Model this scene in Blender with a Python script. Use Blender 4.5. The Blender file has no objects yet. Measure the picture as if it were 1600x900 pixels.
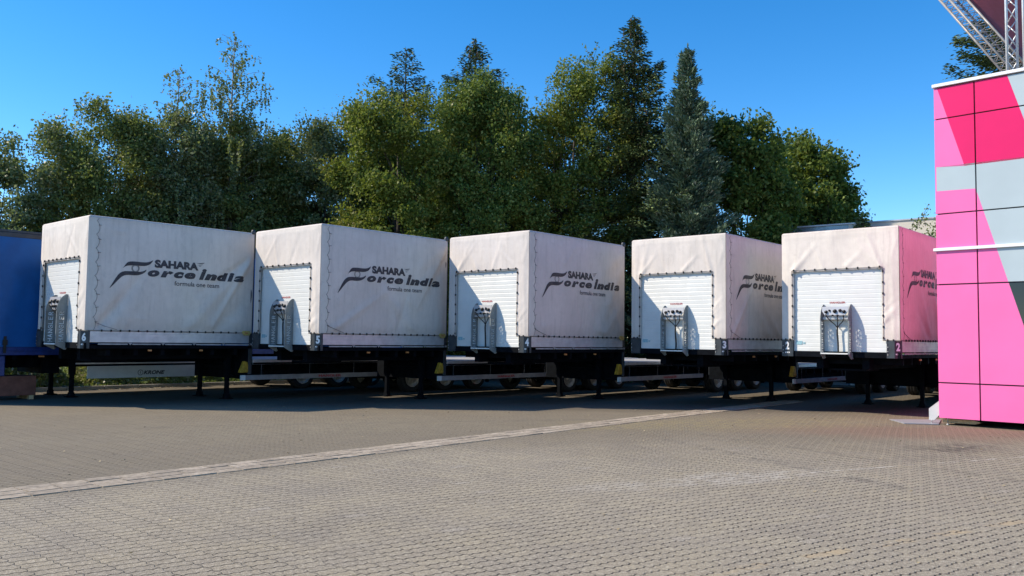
import bpy, bmesh, math, random
import numpy as np
from mathutils import Vector, Matrix
from math import sin, cos, pi, radians as rad

# ------------------------------------------------------------------ camera, sky, sun
sc = bpy.context.scene
col = sc.collection
cam_d = bpy.data.cameras.new('camera'); cam = bpy.data.objects.new('camera', cam_d); col.objects.link(cam)
R_ = Vector((0.99992179, -0.00074834, 0.01248437)); U_ = Vector((-0.01250678, -0.05983014, 0.99813022)); F_ = Vector((0, 0.99820829, 0.05983482))
cam.matrix_world = Matrix(((R_.x, U_.x, -F_.x, 0), (R_.y, U_.y, -F_.y, 0), (R_.z, U_.z, -F_.z, 1.5264), (0, 0, 0, 1)))
cam_d.sensor_width = 36; cam_d.lens = 1345.44 / 1600 * 36; cam_d.clip_end = 3000; cam_d.clip_start = .05
sc.camera = cam
SUN_AZ, SUN_EL = rad(-88), rad(40.2)
world = bpy.data.worlds.new('World'); sc.world = world; world.use_nodes = True
wn = world.node_tree.nodes; wl = world.node_tree.links
sky = wn.new('ShaderNodeTexSky'); sky.sky_type = 'NISHITA'; sky.sun_disc = False
sky.sun_elevation = SUN_EL; sky.sun_rotation = SUN_AZ % (2 * pi); sky.altitude = 100
sky.air_density = .8; sky.dust_density = 0.05; sky.ozone_density = 2.2
hs = wn.new('ShaderNodeHueSaturation'); hs.inputs['Saturation'].default_value = 1.38; hs.inputs['Value'].default_value = 1.0
wl.new(sky.outputs[0], hs.inputs['Color']); wl.new(hs.outputs[0], wn['Background'].inputs[0])
wn['Background'].inputs[1].default_value = 0.148
sun_d = bpy.data.lights.new('sun', 'SUN'); sun = bpy.data.objects.new('sun', sun_d); col.objects.link(sun)
sun_d.energy = 4.1; sun_d.angle = rad(.55); sun_d.color = (1, .875, .70)
sdir = Vector((sin(SUN_AZ) * cos(SUN_EL), cos(SUN_AZ) * cos(SUN_EL), sin(SUN_EL)))
sun.rotation_euler = sdir.to_track_quat('Z', 'Y').to_euler(); sun.location = sdir * 60
sc.view_settings.view_transform = 'Standard'; sc.view_settings.look = 'None'
sc.view_settings.exposure = 0.67; sc.view_settings.gamma = 1; sc.view_settings.use_curve_mapping = False
sc.render.engine = 'CYCLES'
sc.cycles.max_bounces = 6; sc.cycles.transparent_max_bounces = 8

# ------------------------------------------------------------------ helpers
def tag(o, label=None, cat=None, group=None, kind=None):
    if label: o['label'] = label
    if cat: o['category'] = cat
    if group: o['group'] = group
    if kind: o['kind'] = kind
    return o

def empty(name, loc, rz=0.0):
    o = bpy.data.objects.new(name, None); col.objects.link(o)
    o.location = loc; o.rotation_euler = (0, 0, rz); o.empty_display_size = .2
    return o

def inst(name, mesh, parent=None, loc=(0, 0, 0), rz=0.0):
    o = bpy.data.objects.new(name, mesh); col.objects.link(o)
    o.parent = parent; o.location = loc; o.rotation_euler = (0, 0, rz)
    return o

class MB:
    def __init__(s): s.v = []; s.f = []; s.m = []; s.sm = []
    def add(s, vs, fs, mi=0, smooth=False):
        b = len(s.v); s.v += [tuple(p) for p in vs]
        for f in fs: s.f.append([b + i for i in f]); s.m.append(mi); s.sm.append(smooth)
        return s
    def box(s, a, b, mi=0):
        x0, y0, z0 = [min(a[i], b[i]) for i in range(3)]; x1, y1, z1 = [max(a[i], b[i]) for i in range(3)]
        return s.add([(x0,y0,z0),(x1,y0,z0),(x1,y1,z0),(x0,y1,z0),(x0,y0,z1),(x1,y0,z1),(x1,y1,z1),(x0,y1,z1)],
                     [(0,3,2,1),(4,5,6,7),(0,1,5,4),(1,2,6,5),(2,3,7,6),(3,0,4,7)], mi)
    def bar(s, p, q, w, h, mi=0):
        p, q = Vector(p), Vector(q); d = (q - p).normalized()
        up = Vector((0, 0, 1)) if abs(d.z) < .95 else Vector((0, 1, 0))
        r = d.cross(up).normalized() * w / 2; u = r.cross(d).normalized() * h / 2
        vs = [p - r - u, p + r - u, p + r + u, p - r + u, q - r - u, q + r - u, q + r + u, q - r + u]
        return s.add(vs, [(0,3,2,1),(4,5,6,7),(0,1,5,4),(1,2,6,5),(2,3,7,6),(3,0,4,7)], mi)
    def tube(s, pts, r, n=6, mi=0, caps=True):
        pts = [Vector(p) for p in pts]; rs = r if isinstance(r, (list, tuple)) else [r] * len(pts)
        rings = []; prev = None
        for i, p in enumerate(pts):
            d = (pts[min(i + 1, len(pts) - 1)] - pts[max(i - 1, 0)])
            if d.length < 1e-9: d = Vector((0, 0, 1))
            d.normalize()
            if prev is None: a = d.orthogonal().normalized()
            else:
                a = prev - d * prev.dot(d)
                a = a.normalized() if a.length > 1e-6 else d.orthogonal().normalized()
            prev = a; b = d.cross(a)
            rings.append([p + (a * cos(2*pi*k/n) + b * sin(2*pi*k/n)) * rs[i] for k in range(n)])
        vs = [v for rg in rings for v in rg]; fs = []
        for i in range(len(pts) - 1):
            for k in range(n): fs.append((i*n+k, i*n+(k+1)%n, (i+1)*n+(k+1)%n, (i+1)*n+k))
        if caps: fs += [tuple(reversed(range(n))), tuple(range((len(pts)-1)*n, len(pts)*n))]
        return s.add(vs, fs, mi, True)
    def prism(s, poly, o, e1, e2, e3, mi=0):
        """poly in (e1,e2), extruded by vector e3"""
        o, e1, e2, e3 = Vector(o), Vector(e1), Vector(e2), Vector(e3); n = len(poly)
        a = [o + e1 * x + e2 * y for x, y in poly]; b = [p + e3 for p in a]
        return s.add(a + b, [tuple(range(n))[::-1], tuple(range(n, 2 * n))] + [(i, (i+1) % n, n + (i+1) % n, n + i) for i in range(n)], mi)
    def lathe(s, prof, c, ax=Vector((1, 0, 0)), n=32, mi=0):
        """prof: (radius, offset along axis)"""
        c = Vector(c); ax = Vector(ax).normalized(); a = ax.orthogonal().normalized(); b = ax.cross(a)
        vs = []; m = len(prof)
        for k in range(n):
            d = a * cos(2*pi*k/n) + b * sin(2*pi*k/n)
            vs += [c + d * r + ax * t for r, t in prof]
        fs = [(k*m+i, k*m+i+1, ((k+1)%n)*m+i+1, ((k+1)%n)*m+i) for k in range(n) for i in range(m-1)]
        return s.add(vs, fs, mi, True)
    def mesh(s, name, mats, bevel=0, recalc=True):
        me = bpy.data.meshes.new(name); me.from_pydata(s.v, [], s.f)
        for m in (mats if isinstance(mats, (list, tuple)) else [mats]): me.materials.append(m)
        me.polygons.foreach_set('material_index', s.m); me.polygons.foreach_set('use_smooth', s.sm)
        if recalc or bevel:
            bm = bmesh.new(); bm.from_mesh(me)
            bmesh.ops.recalc_face_normals(bm, faces=bm.faces)
            if bevel:
                es = [e for e in bm.edges if len(e.link_faces) == 2 and e.calc_face_angle(0) > .6 and e.calc_length() > bevel * 3]
                bmesh.ops.bevel(bm, geom=es, offset=bevel, segments=1, affect='EDGES', clamp_overlap=True)
            bm.to_mesh(me); bm.free()
        return me
    def build(s, name, mats, parent=None, bevel=0, loc=(0, 0, 0)):
        return inst(name, s.mesh(name, mats, bevel), parent, loc)

def node_mat(name):
    m = bpy.data.materials.new(name); m.use_nodes = True
    nt = m.node_tree; b = nt.nodes['Principled BSDF']
    return m, nt, b

class NT:
    """tiny node-graph helper"""
    def __init__(s, nt): s.nt = nt; s.n = nt.nodes; s.l = nt.links
    def put(s, sock, v):
        if isinstance(v, (int, float)): sock.default_value = v
        elif isinstance(v, (tuple, list)): sock.default_value = v
        else: s.l.new(v, sock)
    def m(s, op, a, b=None, c=None, clamp=False):
        n = s.n.new('ShaderNodeMath'); n.operation = op; n.use_clamp = clamp; s.put(n.inputs[0], a)
        if b is not None: s.put(n.inputs[1], b)
        if c is not None: s.put(n.inputs[2], c)
        return n.outputs[0]
    def noise(s, vec, scale, detail=3, rough=.5, dist=0):
        n = s.n.new('ShaderNodeTexNoise'); n.inputs['Scale'].default_value = scale; n.inputs['Detail'].default_value = detail
        n.inputs['Roughness'].default_value = rough; n.inputs['Distortion'].default_value = dist
        if vec is not None: s.l.new(vec, n.inputs['Vector'])
        return n.outputs['Fac']
    def ramp(s, fac, lo, hi, a=0., b=1.):
        n = s.n.new('ShaderNodeMapRange'); n.interpolation_type = 'SMOOTHSTEP'; s.put(n.inputs[0], fac)
        n.inputs[1].default_value = lo; n.inputs[2].default_value = hi; n.inputs[3].default_value = a; n.inputs[4].default_value = b
        return n.outputs[0]
    def mix(s, fac, a, b, mode='MIX'):
        n = s.n.new('ShaderNodeMix'); n.data_type = 'RGBA'; n.blend_type = mode; s.put(n.inputs[0], fac)
        s.put(n.inputs[6], a if not isinstance(a, tuple) else (*a[:3], 1)); s.put(n.inputs[7], b if not isinstance(b, tuple) else (*b[:3], 1))
        return n.outputs[2]
    def coord(s, out='Object', scale=None, rot=None):
        t = s.n.new('ShaderNodeTexCoord').outputs[out]
        if scale or rot:
            mp = s.n.new('ShaderNodeMapping'); s.l.new(t, mp.inputs[0])
            if scale: mp.inputs['Scale'].default_value = scale
            if rot: mp.inputs['Rotation'].default_value = rot
            return mp.outputs[0]
        return t
    def bump(s, h, strength, dist, b):
        n = s.n.new('ShaderNodeBump'); n.inputs['Strength'].default_value = strength; n.inputs['Distance'].default_value = dist
        s.l.new(h, n.inputs['Height']); s.l.new(n.outputs[0], b.inputs['Normal'])

def mat(name, c, rough=.5, metal=0., var=.25, scale=6., bump=0., dirt=None, spec=None):
    m, nt, b = node_mat(name); g = NT(nt); co = g.coord()
    f = g.ramp(g.noise(co, scale, 5, .6), .3, .7)
    d = dirt if dirt else tuple(x * (1 - var) for x in c)
    nt.links.new(g.mix(f, tuple(d), tuple(c)), b.inputs['Base Color'])
    r2 = g.m('ADD', g.m('MULTIPLY', f, -.12), rough + .06)
    nt.links.new(r2, b.inputs['Roughness']); b.inputs['Metallic'].default_value = metal
    if spec is not None: b.inputs['Specular IOR Level'].default_value = spec
    if bump: g.bump(g.noise(co, scale * 6, 3), bump, .01, b)
    return m

M = {}
M['dark'] = mat('dark_frame_paint', (.005, .007, .011), .7, 0, .5, spec=.06)
M['post'] = mat('slate_grey_paint', (.035, .045, .055), .5, 0, .4, bump=.1)
M['beam'] = mat('grey_frame_paint', (.04, .05, .06), .5, 0, .4)
M['blade'] = mat('blue_grey_steel', (.22, .25, .26), .45, 0, .3, 4)
M['alu'] = mat('aluminium', (.62, .62, .64), .42, .35, .18, 5)
M['refl'] = mat('pale_strip', (.42, .42, .44), .5, 0, .4, 5)
M['galv'] = mat('galvanised_steel', (.45, .46, .47), .4, .6, .3, 9)
M['white'] = mat('white_paint', (.70, .715, .70), .42, 0, .08, 3)
M['rubber'] = mat('tyre_rubber', (.018, .018, .019), .8, 0, .3, 12, .3)
M['rim'] = mat('dusty_wheel_rim', (.55, .52, .46), .55, .1, .45, 14)
M['ink'] = mat('print_ink', (.045, .044, .055), .6, 0, .4, 12)
M['faded'] = mat('faded_lettering', (.34, .37, .38), .6, 0, .4, 25)
M['decal'] = mat('white_lettering', (.8, .8, .8), .5, 0, .1)
M['red'] = mat('red_lettering', (.45, .02, .03), .5, 0, .3, 20)
M['yellow'] = mat('dull_yellow_plastic', (.55, .33, .03), .55, 0, .45, 14)
M['tagyel'] = mat('yellow_label_card', (.62, .5, .16), .6, 0, .4, 30)
M['cable'] = mat('black_cable', (.012, .012, .013), .5)
M['rope'] = mat('dark_rope', (.13, .125, .13), .8)
M['blue'] = mat('blue_frame_paint', (.008, .045, .24), .4, 0, .4)
M['krone'] = mat('grey_white_guard', (.55, .56, .56), .5, 0, .15, 3)
M['coping'] = mat('coping_white', (.82, .82, .82), .35, .1, .06)
M['orangelight'] = mat('amber_lamp', (.6, .25, .08), .3)
M['redlens'] = mat('red_reflector', (.5, .04, .02), .3)
M['brown'] = mat('red_brown_board', (.20, .07, .045), .7, 0, .35, 5, .2)
M['wood'] = mat('pale_timber', (.62, .42, .22), .7, 0, .3, 12, .2)
M['bark'] = mat('grey_brown_bark', (.09, .075, .06), .9, 0, .5, 6, .5)
M['birchbark'] = mat('pale_birch_bark', (.38, .35, .3), .8, 0, .6, 5, .3)
M['steelgrey'] = mat('grey_plate', (.5, .5, .52), .4, .3, .2, 4)
M['sticker'] = mat('pale_blue_sticker', (.35, .6, .68), .5, 0, .4, 40)

def tarp_mat(name, seed, base=(.755, .71, .645)):
    m, nt, b = node_mat(name); g = NT(nt)
    co = g.coord(); mp = g.n.new('ShaderNodeMapping'); g.l.new(co, mp.inputs[0]); mp.inputs['Location'].default_value = (seed * 7.3, seed * 3.1, seed * 1.7)
    c = mp.outputs[0]
    big = g.ramp(g.noise(c, .9, 5, .6), .3, .72)
    fine = g.ramp(g.noise(c, 9, 6, .7), .25, .8)
    mp2 = g.n.new('ShaderNodeMapping'); g.l.new(c, mp2.inputs[0]); mp2.inputs['Scale'].default_value = (5, 5, .55)
    streak = g.ramp(g.noise(mp2.outputs[0], 2.2, 5, .65), .45, .78)
    col1 = g.mix(big, tuple(x * .86 for x in base), base)
    col2 = g.mix(g.m('MULTIPLY', fine, .2), col1, (.42, .38, .33))
    col3 = g.mix(g.m('MULTIPLY', streak, .3), col2, (.34, .31, .28))
    blot = g.ramp(g.noise(c, 2.6, 7, .75, .6), .55, .72)
    col3 = g.mix(g.m('MULTIPLY', blot, .26), col3, (.36, .33, .31))
    # grime gathers towards the top hem and the bottom edge
    sp = g.n.new('ShaderNodeSeparateXYZ'); g.l.new(co, sp.inputs[0]); z = sp.outputs[2]
    edge = g.m('MAXIMUM', g.ramp(z, 3.86, 4.04), g.ramp(z, 1.95, 1.58))
    grime = g.m('MULTIPLY', g.m('MULTIPLY', edge, g.noise(c, 7, 5, .7)), .5)
    col4 = g.mix(grime, col3, (.3, .26, .22))
    g.l.new(col4, b.inputs['Base Color']); b.inputs['Roughness'].default_value = .62; b.inputs['Specular IOR Level'].default_value = .3
    wv = g.noise(c, 60, 2, .5); wv2 = g.noise(c, 6, 4, .6)
    g.bump(g.m('ADD', g.m('MULTIPLY', wv, .15), wv2), .35, .012, b)
    return m

# ------------------------------------------------------------------ text on surfaces
def text_mesh(body, x0, x1, y0, y1, bold=0., shear=0., base_only=True, dense=.05):
    """text as triangles filling the 2-D box x0..x1, y0..y1 (y0 baseline; box measured on the string itself)"""
    cu = bpy.data.curves.new('txt', 'FONT'); cu.body = body; cu.size = 1; cu.offset = bold; cu.shear = shear; cu.resolution_u = 4
    ob = bpy.data.objects.new('txt', cu); col.objects.link(ob)
    dg = bpy.context.evaluated_depsgraph_get(); me = bpy.data.meshes.new_from_object(ob.evaluated_get(dg))
    bpy.data.objects.remove(ob); bpy.data.curves.remove(cu)
    bm = bmesh.new(); bm.from_mesh(me); bpy.data.meshes.remove(me)
    xs = [v.co.x for v in bm.verts]; ys = [v.co.y for v in bm.verts]
    ax, bx, ay, by = min(xs), max(xs), min(ys), max(ys)
    for v in bm.verts:
        v.co.x = x0 + (v.co.x - ax) / (bx - ax) * (x1 - x0); v.co.y = y0 + (v.co.y - ay) / (by - ay) * (y1 - y0); v.co.z = 0
    bmesh.ops.triangulate(bm, faces=bm.faces)
    for _ in range(4):
        es = [e for e in bm.edges if e.calc_length() > dense]
        if not es: break
        bmesh.ops.subdivide_edges(bm, edges=es, cuts=1); bmesh.ops.triangulate(bm, faces=bm.faces)
    vs = [(v.co.x, v.co.y) for v in bm.verts]; bm.verts.index_update()
    fs = [[v.index for v in f.verts] for f in bm.faces]; bm.free()
    return vs, fs

def poly_tris(poly, dense=.05):
    bm = bmesh.new(); bm.faces.new([bm.verts.new((x, y, 0)) for x, y in poly])
    bmesh.ops.triangulate(bm, faces=bm.faces)
    for _ in range(4):
        es = [e for e in bm.edges if e.calc_length() > dense]
        if not es: break
        bmesh.ops.subdivide_edges(bm, edges=es, cuts=1); bmesh.ops.triangulate(bm, faces=bm.faces)
    vs = [(v.co.x, v.co.y) for v in bm.verts]; bm.verts.index_update(); fs = [[v.index for v in f.verts] for f in bm.faces]; bm.free()
    return vs, fs

def smooth_poly(poly, it=2):
    for _ in range(it):
        out = []
        for i in range(len(poly)):
            a, b = poly[i], poly[(i + 1) % len(poly)]
            out += [(a[0]*.75+b[0]*.25, a[1]*.75+b[1]*.25), (a[0]*.25+b[0]*.75, a[1]*.25+b[1]*.75)]
        poly = out
    return poly

YAW = 0.7165
# ------------------------------------------------------------------ the yard
def ground_material():
    m, nt, b = node_mat('yard_paving'); g = NT(nt)
    co = g.coord('Object')
    sp = g.n.new('ShaderNodeSeparateXYZ'); g.l.new(co, sp.inputs[0]); X, Y = sp.outputs[0], sp.outputs[1]
    # u along the trailers' axis, v across
    u = g.m('ADD', g.m('MULTIPLY', X, sin(YAW)), g.m('MULTIPLY', Y, cos(YAW)))
    v = g.m('SUBTRACT', g.m('MULTIPLY', X, cos(YAW)), g.m('MULTIPLY', Y, sin(YAW)))
    wob = g.noise(co, .7, 2)
    u = g.m('ADD', u, g.m('MULTIPLY', wob, .05)); v = g.m('ADD', v, g.m('MULTIPLY', wob, .06))
    PU, PV = .205, .118
    tri = g.m('MULTIPLY', g.m('SUBTRACT', g.m('PINGPONG', g.m('ADD', u, 20.0), PU / 6), PU / 12), .5)
    arc = g.m('MULTIPLY', g.m('SINE', g.m('MULTIPLY', v, 2 * pi / PV)), .008)
    uu = g.m('ADD', u, arc)
    row = g.m('FLOOR', g.m('DIVIDE', uu, PU)); fu = g.m('SUBTRACT', g.m('DIVIDE', uu, PU), row)
    odd = g.m('FLOORED_MODULO', row, 2.0)
    lean = g.m('MULTIPLY', g.m('SUBTRACT', fu, .5), -.036)
    vv = g.m('ADD', g.m('ADD', v, g.m('MULTIPLY', odd, PV / 2)), g.m('ADD', tri, lean))
    cl = g.m('FLOOR', g.m('DIVIDE', vv, PV)); fv = g.m('SUBTRACT', g.m('DIVIDE', vv, PV), cl)
    dv = g.m('MULTIPLY', g.m('MINIMUM', fv, g.m('SUBTRACT', 1., fv)), PV)
    du = g.m('MULTIPLY', g.m('MINIMUM', fu, g.m('SUBTRACT', 1., fu)), PU)
    chip = g.m('MULTIPLY', g.noise(co, 26, 3), .007)
    jv = g.ramp(g.m('SUBTRACT', dv, chip), .0, .0052, 1, 0)
    ju = g.ramp(g.m('SUBTRACT', du, chip), -.003, .002, .62, 0)
    joint = g.m('MAXIMUM', jv, ju)
    fill = g.ramp(g.noise(co, 1.1, 4, .6), .28, .6, .55, 1.)       # joints partly filled with sand
    joint = g.m('MULTIPLY', joint, fill)
    wn_ = g.n.new('ShaderNodeTexWhiteNoise'); wn_.noise_dimensions = '2D'
    cmb = g.n.new('ShaderNodeCombineXYZ'); g.l.new(row, cmb.inputs[0]); g.l.new(cl, cmb.inputs[1]); g.l.new(cmb.outputs[0], wn_.inputs['Vector'])
    st = wn_.outputs['Value']
    # colours
    big = g.ramp(g.noise(co, .16, 5, .6), .3, .7)
    mid = g.ramp(g.noise(co, 1.3, 6, .65), .3, .7)
    grit = g.noise(co, 130, 2, .6)
    grit2 = g.ramp(g.noise(co, 42, 4, .8), .42, .60)
    c = g.mix(big, (.32, .27, .18), (.425, .365, .25))
    c = g.mix(g.m('MULTIPLY', mid, .55), c, (.235, .205, .165))
    c = g.mix(g.ramp(g.noise(co, 14, 4, .7), .5, .75, 0, .3), c, (.46, .41, .33))
    c = g.mix(g.ramp(g.noise(co, .45, 6, .7, 1.), .52, .7, 0, .4), c, (.19, .165, .135))
    c = g.mix(g.ramp(st, 0, 1, 0, .3), c, (.23, .20, .16))
    c = g.mix(g.m('MULTIPLY', g.m('GREATER_THAN', st, .99), .22), c, (.5, .45, .39))
    c = g.mix(g.m('MULTIPLY', grit2, .55), c, (.12, .10, .078))
    c = g.mix(g.ramp(g.noise(co, 23, 4, .8), .52, .64, 0, .42), c, (.62, .55, .43))
    c = g.mix(g.ramp(g.noise(co, 20, 4, .8), .46, .34, 0, .4), c, (.10, .085, .068))
    c = g.mix(g.ramp(grit, .54, .7, 0, .75), c, (.66, .6, .5))
    c = g.mix(g.ramp(g.noise(co, 85, 2, .7), .46, .33, 0, .55), c, (.07, .06, .05))
    c = g.mix(g.ramp(g.noise(co, 3.2, 5, .75, .8), .54, .68, 0, .38), c, (.20, .168, .125))
    c = g.mix(g.ramp(g.noise(co, 1.9, 6, .8, .5), .60, .70, 0, .35), c, (.50, .44, .33))
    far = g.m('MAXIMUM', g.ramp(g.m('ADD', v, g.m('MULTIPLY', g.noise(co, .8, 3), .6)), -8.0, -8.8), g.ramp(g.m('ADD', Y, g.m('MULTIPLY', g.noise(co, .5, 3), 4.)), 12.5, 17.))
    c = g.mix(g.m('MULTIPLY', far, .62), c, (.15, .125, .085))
    under = g.ramp(g.m('ADD', g.m('SUBTRACT', Y, g.m('MULTIPLY', X, .02)), g.m('MULTIPLY', g.noise(co, .7, 3), 1.)), 18.6, 20.2)  # dark dirt band whose colour also deepens the shadow under the trailers
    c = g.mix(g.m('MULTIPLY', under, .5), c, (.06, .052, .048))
    # stains (positions on the yard)
    def blob(cx, cy, r0, r1, sx=1., sy=1., rot=0., nz=.5, ns=1.5):
        dx = g.m('SUBTRACT', X, cx); dy = g.m('SUBTRACT', Y, cy)
        a = g.m('ADD', g.m('MULTIPLY', dx, cos(rot) / sx), g.m('MULTIPLY', dy, sin(rot) / sx))
        b_ = g.m('ADD', g.m('MULTIPLY', dx, -sin(rot) / sy), g.m('MULTIPLY', dy, cos(rot) / sy))
        d = g.m('SQRT', g.m('ADD', g.m('MULTIPLY', a, a), g.m('MULTIPLY', b_, b_)))
        d = g.m('ADD', d, g.m('MULTIPLY', g.m('SUBTRACT', g.noise(co, ns, 4, .6), .5), nz * 2))
        return g.ramp(d, r1, r0)
    brk = g.ramp(g.noise(co, 5, 4, .7), .35, .62)
    def paint(f, k, colr):
        nonlocal c
        c = g.mix(g.m('MULTIPLY', f, k), c, colr)
    paint(g.m('MULTIPLY', blob(6.6, 12.9, .2, 1.0, 1.3, .6, .4), brk), .75, (.045, .04, .04))     # oil
    paint(g.m('MULTIPLY', blob(5.6, 11.7, .2, 1., 1.2, .5, .3), brk), .35, (.07, .06, .06))
    paint(blob(7.2, 15.2, .4, 2.2, 1.8, .8, 0., .8), .38, (.24, .12, .085))                    # rusty earth near the pink building
    paint(g.m('MULTIPLY', blob(4.4, 16.4, .5, 2.4, 2.2, .7, .3, .9), brk), .5, (.30, .25, .12))       # moss and sand
    paint(g.m('MULTIPLY', blob(1.8, 15.6, .3, 1.5, 1.6, .5, .6, .7), brk), .4, (.28, .23, .12))
    paint(g.m('MULTIPLY', blob(-3.5, 14.5, .5, 3., 2., .8, .6, .9), brk), .22, (.32, .29, .2))
    paint(g.m('MULTIPLY', blob(2.7, 9.9, .3, 1.1, 1.6, .5, .45, .5), brk), .42, (.5, .46, .4))        # pale scrape
    paint(g.m('MULTIPLY', blob(1.2, 9.2, .2, .8, 1.4, .4, .45, .5), brk), .3, (.48, .44, .38))
    def line(x0, y0, x1, y1, w, k, colr, brkup=True):
        L = math.hypot(x1 - x0, y1 - y0); a = (x1 - x0) / L; b_ = (y1 - y0) / L
        t = g.m('ADD', g.m('MULTIPLY', g.m('SUBTRACT', X, x0), a), g.m('MULTIPLY', g.m('SUBTRACT', Y, y0), b_))
        d = g.m('ABSOLUTE', g.m('ADD', g.m('MULTIPLY', g.m('SUBTRACT', X, x0), -b_), g.m('MULTIPLY', g.m('SUBTRACT', Y, y0), a)))
        f = g.m('MULTIPLY', g.ramp(d, w, w * .6), g.m('MULTIPLY', g.ramp(t, -.3, .1), g.ramp(t, L + .3, L - .1)))
        if brkup: f = g.m('MULTIPLY', f, g.ramp(g.noise(co, 3.2, 3, .7), .42, .6))
        paint(f, k, colr)
    line(1.0, 5.6, 6.5, 8.8, .07, .5, (.46, .34, .19))          # worn yellow line
    line(4.3, 5.3, 6.8, 6.8, .06, .35, (.46, .33, .18))
    line(2.9, 10.0, 9., 12.9, .035, .5, (.6, .56, .5))         # worn white line
    line(2.4, 13.6, 4.2, 9.2, .13, .3, (.06, .055, .05))        # tyre marks
    line(3.2, 14.4, 6.6, 8.4, .14, .22, (.06, .055, .05))
    line(-6., 14.4, 2.6, 17.2, .2, .22, (.1, .09, .08))
    c = g.mix(g.m('MULTIPLY', joint, .92), c, (.025, .02, .016))
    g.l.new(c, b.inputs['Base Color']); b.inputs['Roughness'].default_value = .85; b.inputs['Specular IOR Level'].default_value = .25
    h = g.m('SUBTRACT', g.m('ADD', g.m('MULTIPLY', g.noise(co, 60, 3, .7), .35), g.m('MULTIPLY', st, .12)), g.m('MULTIPLY', joint, .9))
    g.bump(h, .75, .012, b)
    return m
gm = MB(); gm.add([(-900, -300, 0), (900, -300, 0), (900, 1400, 0), (-900, 1400, 0)], [(0, 1, 2, 3)])
ground = gm.build('ground', ground_material()); tag(ground, kind='structure')

# light concrete gutter strip of slabs running through the paving
axis = Vector((sin(.7005), cos(.7005), 0)); perp = Vector((axis.y, -axis.x, 0))
def strip():
    rnd = random.Random(3); m = MB(); p0 = Vector((-4.656, 7.978, 0)) - axis * 5
    rows = [(-.60, .19), (-.405, .195), (-.205, .195)]
    for o, w in rows:
        t = rnd.random() * .2
        while t < 24:
            L = .33 * rnd.uniform(.9, 1.1)
            a = p0 + axis * t + perp * (o + rnd.uniform(-.006, .006)); b = a + axis * (L - .012) ; z = .009 + rnd.uniform(-.003, .003)
            tl = [rnd.uniform(-.002, .002) for _ in range(4)]
            q = [a, b, b + perp * (w - .012), a + perp * (w - .012)]
            top = [Vector((v.x, v.y, z + tl[i])) for i, v in enumerate(q)]; bot = [Vector((v.x, v.y, -.02)) for v in q]
            m.add(bot + top, [(4,5,6,7),(0,1,5,4),(1,2,6,5),(2,3,7,6),(3,0,4,7)], rnd.randint(0, 2)); t += L
    mats = [mat('gutter_slab_%s' % n, c, .85, 0, .45, 14, .5) for n, c in (('pale', (.47, .395, .30)), ('warm', (.42, .35, .26)), ('worn', (.36, .30, .225)))]
    return m.build('gutter', mats)
tag(strip(), kind='structure')

# ------------------------------------------------------------------ semi-trailers
W, H0, HT, L = 2.55, 1.229, 4.03, 3.9      # width, frame underside, top, box length
ZT = 1.597                                 # lower hem of the tarpaulin
def fold_field(seed, amp=1.0):
    rnd = random.Random(seed); F = []
    for _ in range(9):        # wide tension folds fanning out of the corners
        c = rnd.choice([(.25, 1.62), (3.82, 1.62), (3.85, 3.85), (3.8, 3.4), (2.9, 1.6), (2.2, 1.6)]); ang = rnd.uniform(.55, 1.2)
        sg = 1 if c[0] < 1 else -1; vz = -1 if c[1] > 3 else 1
        if c[0] in (2.9, 2.2): sg = rnd.choice([-1, 1])
        ln = rnd.uniform(1.1, 2.5); F.append((c[0], c[1], c[0] + sg * cos(ang) * ln, c[1] + vz * sin(ang) * ln, rnd.uniform(.06, .17), rnd.uniform(.022, .05) * amp * rnd.choice([1, 1, -.7])))
    for _ in range(10):        # short creases anywhere
        s0, z0 = rnd.uniform(.3, 3.6), rnd.uniform(1.8, 3.8); a = rnd.uniform(0, pi); ln = rnd.uniform(.3, .9)
        F.append((s0, z0, s0 + cos(a) * ln, z0 + sin(a) * ln, rnd.uniform(.025, .06), rnd.uniform(.005, .012)))
    for _ in range(10):        # small gathers along the bottom
        s0 = rnd.uniform(.3, 3.7); F.append((s0, 1.6, s0 + rnd.uniform(-.25, .25), 1.6 + rnd.uniform(.2, .6), rnd.uniform(.025, .06), rnd.uniform(.006, .014)))
    return F
def front_folds(seed):
    rnd = random.Random(seed); F = []
    for u0, z0, dx in ((.36, 3.15, 1), (.36, 3.15, 1), (2.26, 3.15, -1), (2.26, 3.15, -1), (1.6, 3.2, 1), (1.1, 3.2, -1)):
        a = rnd.uniform(.7, 1.35); ln = rnd.uniform(.45, 1.0); F.append((u0, z0, u0 + dx * cos(a) * ln, z0 + sin(a) * ln, rnd.uniform(.03, .06), rnd.uniform(.012, .026) * rnd.choice([1, 1, -.8])))
    for _ in range(3):
        u0 = rnd.choice([.1, .2, .28, 2.35, 2.44]); F.append((u0, 1.65, u0 + rnd.uniform(-.05, .05), rnd.uniform(2.4, 3.6), .03, rnd.uniform(.006, .012)))
    for _ in range(7):
        z0 = rnd.uniform(1.65, 2.3); F.append((.32, z0, .04, z0 + rnd.uniform(.12, .35), .022, rnd.uniform(.008, .014)))
    F.append((.03, 3.75, .16, 3.3, .03, .018)); F.append((.14, 3.9, .07, 3.4, .03, -.012))
    return F
def fold_val(F, s, z):
    d = 0.
    for x0, z0, x1, z1, w, a in F:
        vx, vz = x1 - x0, z1 - z0; ll = vx * vx + vz * vz; t = ((s - x0) * vx + (z - z0) * vz) / ll
        tt = min(1, max(0, t)); q = ((s - x0 - vx * tt) ** 2 + (z - z0 - vz * tt) ** 2)
        d += a * math.exp(-q / (w * w)) * (1 - tt * .75)
    return d

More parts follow.
